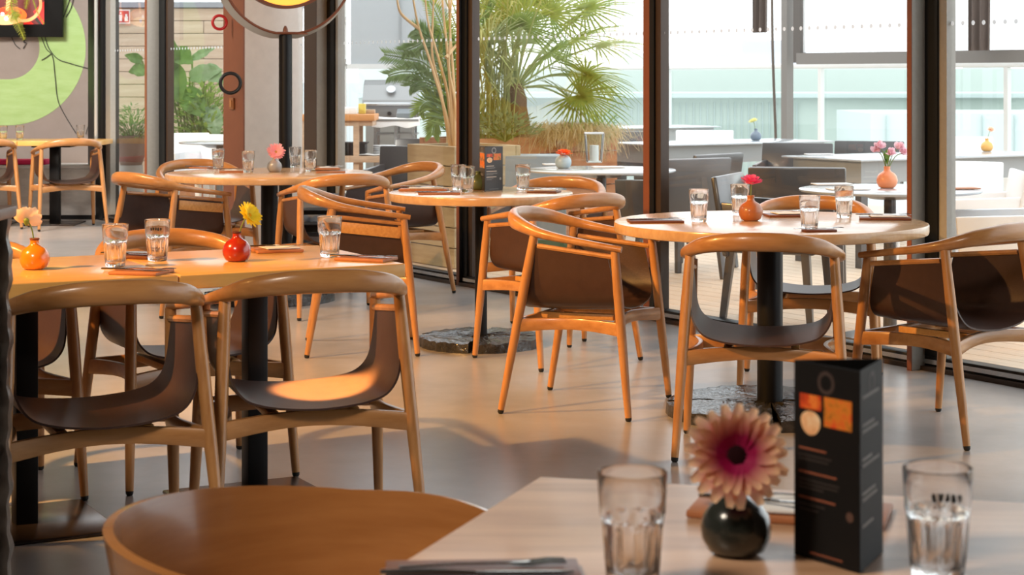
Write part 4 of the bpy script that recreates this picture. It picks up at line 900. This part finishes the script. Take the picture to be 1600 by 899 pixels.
mb = MB(); mb.box(((ox0+ox1)/2,WD+.12,1.03), (ox1-ox0,.16,2.06)); ow_ = struct(mb.build('wall_terrace', mat('wall_core', (.2,.17,.14), .8)), 'pale timber clad wall beyond the left windows')
boards(ow_, (ox0,WD), ox1-ox0, 2.05, (1,0), timber, .137, .03, cut=(ox1-ox0)*.42)
mb = MB(); mb.box(((ox0+ox1)/2,WD+.1,2.09), (ox1-ox0+.05,.3,.06)); mb.build('coping', mat('grey_coping', s2l(150,156,164), .6), ow_)
soil = mat('soil', (.05,.035,.025), .9)
def planter(corner, L, Dp, H, dirv, m, label, bh=.14):
    dirv = Vector(dirv).normalized(); nrm = Vector((-dirv.y,dirv.x))
    if nrm.y < 0: nrm = -nrm
    c = Vector(corner); t = thing('timber_planter', label, 'planter', (c.x,c.y,0))
    boards(t, c, L, H, dirv, m, bh, .04); boards(t, c+nrm*Dp, L, H, dirv, m, bh, .04); boards(t, c+dirv*.02+nrm*.02, Dp-.04, H, nrm, m, bh, .04); boards(t, c+dirv*(L-.02)+nrm*.02, Dp-.04, H, nrm, m, bh, .04)
    cc = dirv*(L/2)+nrm*(Dp/2); mb = MB(); mb.box((cc.x,cc.y,(H-.06)/2), (L-.06,Dp-.06,H-.07), math.atan2(dirv.y,dirv.x)); mb.build('soil', soil, t); return t
pa = opt(s_at(714,.45),.45); pb = opt(s_at(640,.45),.45)
planter(pa, (pb-pa).length, .5, .84, (pb-pa), timber3, 'pale timber planter just outside the glass, with thin bamboo stems')
d0 = 14.4; pq = Vector((Q(742,210,d0).x,d0)); pr_ = Vector((Q(962,206,d0+1.3).x,d0+1.3)); planter(pq, (pr_-pq).length, .58, .88, (pr_-pq), timber2, 'tan timber planter with fan palm and feathery grass')
gb = thing('planter_box', 'grey rectangular planter box in front of the tan timber planter', 'planter', (*Q(832,260,13.2).xy,0)); a = Q(782,242,13.2); b = Q(882,238,13.2)
mb = MB(); mb.box((0,0,a.z/2), (b.x-a.x,.35,a.z), .05); mb.build('box', mat('zinc_grey', s2l(140,150,154), .4, metal=.2, var=.1, scale=5), gb, bevel=.008); mb = MB(); mb.box((0,0,.10), (b.x-a.x+.03,.38,.16), .05); mb.build('plinth', mat('dark_green_plinth', s2l(56,84,58), .6), gb)
# ------------------------------------------------------------------ plants
palm_m = translucent(mat('palm_green', s2l(160,178,92), .45, col2=s2l(120,146,66), scale=6)); palm_pale = translucent(mat('palm_pale', s2l(206,214,166), .5, col2=s2l(170,186,120), scale=6)); dark_leaf = translucent(mat('olive_leaf', s2l(136,158,104), .5, col2=s2l(100,126,76), scale=8)); straw = mat('straw_stem', s2l(214,180,134), .7); grassm = translucent(mat('feather_grass', s2l(232,220,182), .8, col2=s2l(200,172,124), scale=9))
def fan(R, n, spread, m):
    mb = MB()
    for k in range(n):
        a = -spread/2+spread*k/(n-1); L = R*(1-.18*abs(a)/spread*2)*random.uniform(.92,1.05); ca, sa = math.cos(a), math.sin(a); droop = random.uniform(.10,.34); w = R*.019; pts = []
        for i in range(6):
            t = i/5; pts.append((L*t*ca, L*t*sa, -droop*L*t**2.6))
        vs = []
        for i,(x,y,z) in enumerate(pts):
            ww = w*(.5+1.2*(i/5))*(1-(i/5)**2.2)+.0008; vs += [(x-sa*ww,y+ca*ww,z+ww*.5),(x,y,z),(x+sa*ww,y-ca*ww,z+ww*.5)]
        fsl = []
        for i in range(5):
            for j in range(2): fsl.append((i*3+j,i*3+j+1,(i+1)*3+j+1,(i+1)*3+j))
        mb.add(vs, fsl)
    return mb
fans = [fan(1,34,R_(260),palm_m), fan(1,30,R_(210),palm_pale)]; fan_me = []
palm = thing('fan_palm', 'fan palm with stiff radiating leaves in the tan timber planter', 'palm', (*Q(806,200,14.9).xy,.84)); base = Vector(palm.location)
mb = MB(); mb.lathe([(.09,-.04),(.10,.1),(.085,.3),(.05,.42)], 14, fn=lambda r,z,a,i: r*(1+.15*math.sin(5*a+i*2))); mb.build('trunk', mat('palm_trunk', s2l(120,92,62), .9, bump=.8, scale=20), palm)
f_src = [None,None]; rngp = random.Random(3)
fronds = [(-45,60,.62),(-20,75,.6),(10,80,.75),(35,62,.8),(60,45,.8),(85,25,.85),(110,35,.7),(60,8,.75),(95,-5,.6),(35,25,.65),(140,30,.6),(-70,35,.55),(-100,50,.6),(-140,40,.55),(170,60,.6),(20,50,.5),(75,62,.7),(50,-8,.6),(110,10,.7),(-30,30,.5),(-60,72,.75),(5,66,.9),(45,75,.95),(-15,60,.95),(80,45,.95)]
for i,(az,elv,ln) in enumerate(fronds):
    az += rngp.uniform(-8,8); ra = R_(az); # azimuth: 0 = away, 90 = right
    ra = R_(90-az) if True else ra; el_ = R_(elv); dirv = Vector((math.cos(ra)*math.cos(el_)*.9, math.sin(ra)*math.cos(el_)*.8, math.sin(el_))); top = Vector((0,0,.38)); e = top+dirv*ln*.95; midp = top.lerp(e,.5)+Vector((0,0,.05))
    mb = MB(); mb.sweep(catmull([top,midp,e],4), .008, seg=6, ref=(0,1,0)); st_ = mb.build('petiole', palm_pale, palm)
    tt = i%2 if elv > 20 else 0
    if f_src[tt] is None: f_src[tt] = fans[tt].build('fan_leaf', (palm_m,palm_pale)[tt], palm, ang=80); lf_ = f_src[tt]
    else: lf_ = link_copy(f_src[tt], palm)
    lf_.location = e; dn = (dirv+Vector((0,0,-.25))).normalized(); qx = dn.to_track_quat('X','Z'); lf_.rotation_euler = (qx.to_matrix()@Matrix.Rotation(rngp.uniform(-.7,.7),3,'X')).to_euler(); lf_.scale = (rngp.uniform(.38,.52),)*3
# dry papyrus stalks left of the palm
mb = MB()
pp0 = Vector((*Q(775,200,14.7).xy,.82)); pap = thing('tall_grass', 'tall bamboo like reeds with thin leaves left of the fan palm', 'plant', pp0)
reedm = translucent(mat('reed_green', s2l(206,204,140), .6, col2=s2l(150,164,90), scale=5))
for k in range(46):
    x = random.uniform(-.17,.13); y = random.uniform(-.2,.25); h = random.uniform(.6,1.5); lean = Vector((random.uniform(-.25,.25),random.uniform(-.2,.2),0)); b0 = Vector((x,y,0)); pts = [b0+lean*(t*t)*h+Vector((0,0,h*t)) for t in (0,.35,.7,1)]; mb.sweep(catmull(pts,3), [.006]*9+[.003], seg=5, ref=(0,1,0))
    for j in range(7):
        t = random.uniform(.3,1); p = b0+lean*t*t*h+Vector((0,0,h*t)); a = random.uniform(0,6.28); L = random.uniform(.16,.4); d_ = Vector((math.cos(a),math.sin(a),random.uniform(-.4,.8))); e = p+d_*L; sd = Vector((-math.sin(a),math.cos(a),0))*.009; m_ = p.lerp(e,.5)+Vector((0,0,.03)); mb.add([p,m_+sd,e-Vector((0,0,.06)),m_-sd], [(0,1,2,3)])
stuff(mb.build('reed_blades', reedm, pap))
# feathery grass tuft spilling over the planter
gt = thing('feather_grass', 'tuft of pale feathery grass spilling over the tan planter', 'grass', (*Q(890,205,15.0).xy,.83)); mb = MB()
for k in range(1100):
    a = random.uniform(0,6.28); b0 = Vector((random.gauss(0,.16),random.gauss(0,.08),0)); L = random.uniform(.22,.50); out = Vector((math.cos(a)*1.3,math.sin(a)*.8,0))*random.uniform(.2,.85); pts = []
    for i in range(6): t = i/5; pts.append(b0+out*L*(t**1.2)*1.1+Vector((0,0,L*(1.15*t-1.25*t*t*random.uniform(.8,1.25))*.9)))
    w = .0022; vs = []
    sd = Vector((-math.sin(a),math.cos(a),0))*w
    for p in pts: vs += [p-sd,p+sd]
    mb.add(vs, [(2*i,2*i+1,2*i+3,2*i+2) for i in range(5)])
stuff(mb.build('grass_blades', grassm, gt))
def leafy(loc, rx, ry, rz, n, L, m, label, name='shrub', cat='shrub', w=.4, group=None, up=.5):
    t = thing(name, label, cat, loc, 0, group); mb = MB(); ms = MB()
    for k in range(n):
        a = random.uniform(0,6.28); c = math.acos(random.uniform(-.3,1)); r = random.random()**.33; p = Vector((rx*r*math.sin(c)*math.cos(a), ry*r*math.sin(c)*math.sin(a), rz*max(-.1,r*math.cos(c))+rz*.15)); d_ = Vector((math.cos(a),math.sin(a),up+random.uniform(-.6,.6))).normalized(); l = L*random.uniform(.6,1.2); sd = d_.cross(Vector((random.uniform(-.5,.5),random.uniform(-.5,.5),1))).normalized()*l*w*.5; e = p+d_*l
        mb.add([p,p.lerp(e,.45)+sd,e,p.lerp(e,.45)-sd], [(0,1,2,3)])
        if k%14 == 0: ms.sweep([(0,0,-.05),p*.6,p], .004, seg=5, ref=(0,1,0))
    stuff(mb.build('foliage', m, t)); ms.build('stem', stem_m, t); return t
leafy(Vector((*Q(790,200,14.55).xy,.86)),.28,.15,.16,420,.07,translucent(mat('sage_leaf', s2l(150,166,120), .6)),'low sage green foliage at front of the tan planter',w=.4)
leafy(Vector((*Q(940,190,15.6).xy,.86)),.14,.12,.22,170,.05,translucent(mat('thin_leaf', s2l(128,158,104), .6)),'airy small leaved shrub at the right end of tan planter',w=.35)
leafy(Vector((*Q(742,190,15.2).xy,.86)),.26,.2,.34,380,.10,translucent(mat('mid_leaf', s2l(120,146,62), .6)),'leafy green shrub behind the reeds in tan planter',w=.3)
# thin multi stem tree in the near planter
ml = Vector((*opt(s_at(703,.72),.72),.80)); ms_ = thing('bamboo', 'thin bare beige stems rising from the pale timber planter', 'plant', ml); dd = ml.y
for pts in (((709,250),(697,180),(672,95),(655,45),(646,0),(640,-50)),((707,250),(700,150),(682,80),(668,30),(662,-40)),((711,250),(704,140),(698,70),(692,10),(690,-40)),((706,245),(690,150),(676,90),(676,40),(679,-30)),((712,240),(709,130),(704,60),(702,10),(700,-40)),((708,240),(712,170),(702,110),(703,60),(706,-20)),((655,45),(630,25),(622,8),(618,-30)),((697,90),(712,72),(714,68))):
    w = [Q(a,b,dd+random.uniform(-.05,.05))-ml for a,b in pts]; n_ = len(pts); mb = MB(); q = catmull(w,4); mb.sweep(q, [max(.004,.013-.008*i/len(q)) for i in range(len(q))], seg=7, ref=(0,1,0)); mb.build('stem', straw, ms_)
# pinnate shrub leaves beside the stems
od = ml.y+1.1; ol = thing('pinnate_palm', 'olive green feather palm left of the bamboo stems', 'palm', (*Q(690,215,od).xy,0))
def pinnate(pts, L, m, par):
    w = catmull([Q(a,b,od)-par.location for a,b in pts],6); mb = MB(); mb.sweep(w, .006, seg=5, ref=(0,1,0)); n_ = len(w)
    for i in range(2,n_-1):
        t = (w[min(i+1,n_-1)]-w[i-1]).normalized()
        for s in (-1,1):
            for hh in (0,.5):
                p = w[i].lerp(w[i+1],hh); sd = t.cross(Vector((0,1,0)))*s; f = i/n_; l = L*(1-.6*f)*random.uniform(.85,1.1); e = p+(sd*.8+t*.7+Vector((0,random.uniform(-.4,.4),-.2))).normalized()*l; ww = t*.010; mb.add([p-ww*.4,p.lerp(e,.4)+ww,e,p.lerp(e,.4)-ww], [(0,1,2,3)])
    mb.build('palm_frond', m, par)
for pts,m in ((((700,205),(690,130),(665,100),(640,92),(600,85)),dark_leaf),(((700,205),(688,150),(660,118),(632,112),(606,118)),dark_leaf),(((702,205),(694,110),(680,70),(660,50),(648,45)),dark_leaf),(((704,205),(700,120),(696,70),(690,40),(672,0)),palm_m),(((702,205),(690,170),(672,160),(660,165),(655,176)),palm_m),(((704,205),(694,180),(684,182),(678,196),(676,212)),palm_m),(((704,205),(708,140),(712,100),(716,60)),palm_m),(((703,205),(680,140),(655,128),(640,135)),dark_leaf),(((704,205),(690,90),(668,65),(650,72),(630,80)),dark_leaf)): pinnate(pts,.20,m,ol)
mb = MB(); zt_ = Q(700,212,od).z; mb.lathe([(.04,0),(.035,zt_*.6),(.02,zt_+.1)], 10); mb.v = [(v[0]+(Q(702,0,od).x-ol.location.x),v[1],v[2]) for v in mb.v]; mb.build('trunk', straw, ol)
# big leaved plant, bush and pot behind the left panes
def bigleaf(pts_tip, base, size, m, par, twist=0):
    b = Vector(base); tip = Vector(pts_tip); ax = (tip-b); L = ax.length; ax.normalize(); sd = ax.cross(Vector((twist,-1,.2))).normalized(); nn = sd.cross(ax); mb = MB()
    def f(u,v):
        w = size*math.sin(math.pi*min(1,u*.9+.1))**.75*(1-.25*u); q = b+ax*L*u+sd*w*(v-.5)+nn*(abs(v-.5)*.22*w-.18*L*(u-.4)**2+.012*math.sin(u*18)*abs(v-.5)*2); return q
    mb.sheet(f,10,8,.003); return mb.build('leaf', m, par)
bl_m = translucent(mat('big_leaf', s2l(140,178,96), .4, col2=s2l(100,146,70), scale=6)); bl_p = translucent(mat('big_leaf_pale', s2l(176,200,164), .35, col2=s2l(140,176,120), scale=6)); bd_ = 18.45
pl = thing('elephant_ear_plant', 'plant with very large green leaves outside, left of brown pillar', 'plant', (*Q(300,230,bd_).xy,0)); pb_ = pl.location
for (bx,by),(tx,ty),sz,m in (((262,110),(264,55),.3,bl_m),((275,80),(300,98),.22,bl_m),((268,100),(280,160),.28,bl_m),((300,92),(334,75),.10,bl_p),((296,120),(345,108),.2,bl_p),((288,140),(318,182),.28,bl_m),((328,165),(340,215),.22,bl_p),((320,105),(348,128),.2,bl_p),((222,95),(196,86),.12,bl_m),((228,108),(202,112),.16,bl_m)):
    z = Q(bx,by,bd_)-pb_; e = Q(tx,ty,bd_-.1)-pb_; bigleaf(e,z,sz,m,pl); mb = MB(); mb.sweep(catmull([(max(-.2,min(.2,z.x*.4)),.1,.60),(z.x*.7,.06,max(.66,z.z*.7)),z],4), .010, seg=6, ref=(0,1,0)); mb.build('leaf_stalk', stem_m, pl)
planter(Vector((Q(262,200,18.1).x,18.1)), Q(352,200,18.1).x-Q(262,200,18.1).x, .8, .70, (1,0), timber2, 'tan timber planter with large leaves, beyond left windows')
leafy(Vector((*Q(318,170,18.6).xy,.66)),.30,.28,.62,900,.11,translucent(mat('lime_leaf', s2l(176,200,104), .5, col2=s2l(126,160,72), scale=9)),'bright green leafy bush outside, left of brown pillar',w=.4)
pt_ = thing('leaf_pot', 'dark tapered pot with green bush outside the leftmost window', 'plant pot', (*Q(205,230,19.4).xy,0)); za = Q(205,215,19.4).z; zb_ = Q(205,258,19.4).z
mb = MB(); mb.lathe([(.11,zb_),(.2,za),(.205,za+.02),(.17,za+.02)], 24); mb.build('pot', mat('pot_brown', s2l(104,80,66), .6), pt_); mb = MB(); mb.lathe([(.13,0),(.12,zb_)], 20); mb.build('pedestal', mat('pot_stand', s2l(150,146,140), .6), pt_)
leafy(Vector((*Q(208,205,19.4).xy,za-.02)),.26,.2,.32,620,.07,translucent(mat('bush_leaf', s2l(118,150,88), .5, col2=s2l(86,120,60), scale=12)),'dense green bush in the dark tapered pot',w=.3)
# fire point sign
sg = Q(193,26,WD-.05); sn = thing('fire_sign', 'small red and white fire safety sign on timber wall', 'sign', sg); kk = WD/F
def sgb(name,x0,x1,z0,z1,m,y): mb = MB(); mb.box(((x0+x1)/2*kk,y,(z0+z1)/2*kk), ((x1-x0)*kk,.004,(z1-z0)*kk)); return mb.build(name,m,sn)
sgw = mat('sign_white', s2l(236,232,230), .5); sgr = mat('sign_red', s2l(196,80,76), .5)
sgb('sign_plate',-10,10,-11,11,sgw,0); sgb('red_field',-8.6,8.6,-9,9,sgr,-.004); sgb('extinguisher_symbol',-7,-2,-7,3,sgw,-.008); sgb('extinguisher_symbol',-5.5,-3,4,7,sgw,-.008); sgb('flame_symbol',2,7,-7,0,sgw,-.008); sgb('flame_symbol',3,6,0,4,sgw,-.008)
# ------------------------------------------------------------------ grill and work bench
GD = 16.6
bench = thing('work_bench', 'wooden outdoor serving bench with lower shelf near the barbecue', 'bench', (*Q(560,200,GD).xy,0)); bl_ = bench.location
def bbx(par, px0,px1,py0,py1,d,th,name,m,bev=.003):
    a = Q(px0,py1,d); b = Q(px1,py0,d); mb = MB(); mb.box(((a.x+b.x)/2,d+th/2,(a.z+b.z)/2), (b.x-a.x,th,b.z-a.z)); return child_at(mb.build(name,m,bevel=bev), par)
wood_o = mat('bench_orange_wood', s2l(216,150,90), .5, var=.2, scale=4, stretch=(1,6,8)); wood_w = mat('bench_weathered', s2l(200,168,140), .6, var=.25, scale=4, stretch=(1,6,8))
bbx(bench,470,585,179,189,GD,.55,'worktop',wood_o); bbx(bench,475,582,189,197,GD+.03,.48,'apron',wood_w); bbx(bench,470,646,244,254,GD,.55,'shelf',wood_w)
for x in (474,556,600,640):
    z = Q(0,189 if x < 600 else 244,GD).z; c = Q(x,0,GD); mb = MB(); mb.box((c.x,GD+.05,z/2), (.05,.05,z)); child_at(mb.build('leg', wood_w), bench); mb = MB(); mb.box((c.x,GD+.48,z/2), (.05,.05,z)); child_at(mb.build('leg', wood_w), bench)
gr = thing('barbecue', 'stainless gas barbecue with domed lid and thermometer', 'barbecue', (*Q(615,200,GD+.9).xy,0)); gd = GD+1.25; lidm = mat('lid_steel', s2l(150,152,152), .35, metal=.4); lids = mat('lid_side_grey', s2l(186,188,184), .5)
pr = [(566,162),(572,157),(590,130),(600,127),(626,127),(612,160)]
mb = MB(); side = [(0,0),(.02,.06),(.16,.20),(.30,.25),(.46,.25),(.56,.14),(.58,0)]; a = Q(566,166,gd); b = Q(628,166,gd); Wg = b.x-a.x+.14
mb.add([(x,gd+y*.95,a.z+z*1.0) for x in (a.x,a.x+Wg) for y,z in side], [tuple(range(7)),tuple(range(13,6,-1))]+[(i,(i+1)%7,7+(i+1)%7,7+i) for i in range(7)]); child_at(mb.build('lid', lidm, ang=25), gr)
gcx = a.x+Wg/2; mb = MB(); mb.lathe([(.045,0),(.045,.012),(.03,.016)], 20); o = mb.build('thermometer', steel_trim); o.location = (a.x+Wg*.52,gd+.075,a.z+.155); o.rotation_euler = (R_(47),0,0); child_at(o, gr)
mb = MB(); mb.sweep([(a.x+.02,gd-.06,a.z+.02),(a.x+Wg-.02,gd-.06,a.z+.02)], .018, seg=10); child_at(mb.build('handle', steel_trim), gr)
mb = MB(); mb.box((gcx,gd+.28,a.z-.06), (Wg,.56,.12)); child_at(mb.build('firebox', mat('firebox_grey', s2l(120,120,120), .5), bevel=.01), gr)
mb = MB(); mb.box((gcx,gd+.28,(a.z-.14)/2+.04), (Wg-.06,.5,a.z-.20)); child_at(mb.build('cart', mat('cart_grey', s2l(150,152,150), .5)), gr)
for sx in (-1,1):
    for y in (.1,.46): mb = MB(); mb.sweep([(gcx+sx*(Wg/2-.1)-.015,gd+y,.035),(gcx+sx*(Wg/2-.1)+.015,gd+y,.035)], .036, seg=16); child_at(mb.build('wheel', black), gr)
for s in (-1,1): mb = MB(); mb.box((gcx+s*(Wg/2+.16),gd+.28,a.z-.08), (.30,.45,.03)); child_at(mb.build('side_shelf', lidm), gr)
for x in (-.2,0,.2): mb = MB(); mb.lathe([(.02,0),(.018,.03)], 14); o = mb.build('knob', black); o.location = (gcx+x,gd,a.z-.07); o.rotation_euler = (R_(90),0,0); child_at(o, gr)
ct_ = thing('steel_trolley', 'steel trolley draped with a white cloth right of wooden bench', 'trolley', (*Q(620,200,GD+.7).xy,0)); td = GD+.62
z_ = Q(0,188,td).z; xa, xb = Q(583,0,td).x, Q(654,0,td).x
for x in (xa+.02,xb-.05,(xa+xb)/2):
    for y in (.02,.42): mb = MB(); mb.box((x,td+y,z_/2), (.028,.028,z_)); child_at(mb.build('leg', steel_trim), ct_)
for py in (210,):
    zz_ = Q(0,py,td).z; mb = MB(); mb.box(((xa+xb)/2,td+.22,zz_), (xb-xa-.03,.42,.015)); child_at(mb.build('shelf', lidm), ct_)
mb = MB(); mb.box(((xa+xb)/2,td+.22,z_), (xb-xa,.48,.02)); child_at(mb.build('top', lidm), ct_)
mb = MB(); mb.sheet(lambda u,v: (xa-.01+(xb-xa+.02)*u, td-.03+.52*v, z_+.017-(.075+.012*math.sin(u*11) if v < .04 else 0)+.004*math.sin(u*13+v*7)), 30, 24, .004); o = mb.build('white_cloth', napkin); tag(o, 'white cloth draped over the steel trolley', 'cloth')
mb = MB(); mb.box((0,0,0), (.16,.14,.05), ax=Matrix.Rotation(R_(18),3,'X')); o = mb.build('card_terminal', mat('terminal_grey', s2l(110,118,122), .4), bevel=.012); o.location = (Q(632,178,td).x,td+.15,z_+.06); tag(o, 'grey card terminal on the white cloth', 'terminal')
mb = MB(); zs = Q(0,244,GD).z; c0 = Q(545,0,GD+.12); mb.box((0,0,.055), (.30,.24,.10)); o = mb.build('plastic_crate', black, bevel=.01); o.location = (c0.x,GD+.2,zs+.002); tag(o, 'black plastic crate on the lower bench shelf', 'crate'); mb = MB(); mb.box((0,0,.108), (.33,.27,.014)); mb.build('rim', black, o, bevel=.004)
for k in range(5): p = Q(600,0,GD+.2); mb = MB(); mb.lathe([(.05,0),(.09,.006),(.105,.016),(.10,.017),(.05,.007)], 28); o = mb.build('plate', white_pl); o.location = (p.x,GD+.25,zs+.002+.017*k); tag(o, 'white plate in the stack on lower bench shelf, level %s from below' % ('one two three four five'.split()[k]), 'plate', 'stacked plates on the bench shelf')
for px,lab in ((582,'left of the plate stack'),(628,'right of the plate stack')): p = Q(px,0,GD); mb = MB(); mb.sheet(lambda u,v: ((u-.5)*.24,(v-.5)*.3,.006+.004*math.sin(u*8)), 8, 6, .003); o = mb.build('paper_stack', napkin); o.location = (p.x,GD+.16,zs+.006); tag(o, 'loose white paper '+lab+' on bench shelf', 'paper', 'papers on the bench shelf')
for k,(px,w_,h_,m,lab) in enumerate(((545,.12,.06,white_pl,'white carton'),(562,.06,.09,mat('mustard',s2l(214,196,90),.5),'small yellow carton'),(570,.12,.035,wood_w,'flat wooden tray'))): p = Q(px,0,GD); mb = MB(); mb.box((0,0,h_/2),(w_,.12,h_)); o = mb.build('box', m, bevel=.004); o.location = (p.x,GD+.15+.13*k,Q(0,179,GD).z+.002); tag(o, lab+' standing on the wooden worktop by the barbecue', 'box')
yc = mat('yellow_plastic', s2l(226,176,44), .4)
# ------------------------------------------------------------------ city beyond
hz_ = mat('hazy_green_roof', (.50,.555,.515), .9, var=.04, scale=.2); hz2 = mat('hazy_white_block', (.58,.61,.61), .9); hz3 = mat('hazy_lavender', (.58,.60,.66), .9); hz4 = mat('hazy_blue', (.50,.555,.56), .9)  # distance haze is put into these pale base colours
def block(px0,px1,py0,d,dp,m,label,zb=-12):
    a = Q(px0,py0,d); b = Q(px1,py0,d); mb = MB(); mb.box(((a.x+b.x)/2,d+dp/2,(a.z+zb)/2), (b.x-a.x,dp,a.z-zb)); o = mb.build('building', m); tag(o, label, 'building', 'hazy buildings beyond the terrace'); return o
def seams(o, d, px0, px1, n, py0, m):
    for i in range(n):
        px = px0+(px1-px0)*(i+.5)/n; a = Q(px-.4,py0,d); b = Q(px+.4,py0,d); mb = MB(); mb.box(((a.x+b.x)/2,d-.05,(a.z-8)/2), (b.x-a.x,.1,a.z+8)); mb.build('facade_seam', m, o)
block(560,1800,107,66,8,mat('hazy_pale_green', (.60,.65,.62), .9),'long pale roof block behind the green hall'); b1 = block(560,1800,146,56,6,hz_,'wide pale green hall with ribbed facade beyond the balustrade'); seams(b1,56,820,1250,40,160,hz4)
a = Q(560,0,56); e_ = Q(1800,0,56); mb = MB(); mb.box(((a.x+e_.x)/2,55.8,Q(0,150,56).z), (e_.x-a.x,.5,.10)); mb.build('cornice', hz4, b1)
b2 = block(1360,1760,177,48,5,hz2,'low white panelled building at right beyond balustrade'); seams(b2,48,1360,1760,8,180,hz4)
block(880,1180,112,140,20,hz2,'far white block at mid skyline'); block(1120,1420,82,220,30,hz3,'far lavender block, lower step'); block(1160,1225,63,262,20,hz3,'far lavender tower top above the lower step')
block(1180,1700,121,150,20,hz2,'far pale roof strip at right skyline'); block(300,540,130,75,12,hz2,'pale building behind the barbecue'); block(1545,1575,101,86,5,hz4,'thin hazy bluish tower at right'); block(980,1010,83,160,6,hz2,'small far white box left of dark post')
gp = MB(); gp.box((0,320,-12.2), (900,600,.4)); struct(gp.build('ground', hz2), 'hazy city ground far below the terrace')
# crane
cr = thing('tower_crane', 'faint orange lattice tower of construction cranes in the haze', 'crane', (*Q(955,120,180).xy,-12)); crm = mat('hazy_orange', s2l(250,224,204), .9)  # mast orange is paled in the colour itself to stand for haze
for (x0,x1) in ((937,952),(961,974)):
    a = Q(x0,0,180)-cr.location; b = Q(x1,0,180)-cr.location
    for x in (a.x,b.x): mb = MB(); mb.box((x,0,20), (.14,.14,40)); mb.build('mast_chord', crm, cr)
    mb = MB()
    for k in range(26): z = 6+k*.95; mb.sweep([(a.x if k%2 else b.x,0,z),(b.x if k%2 else a.x,0,z+.95)], .05, seg=4)
    mb.build('lattice', crm, cr)
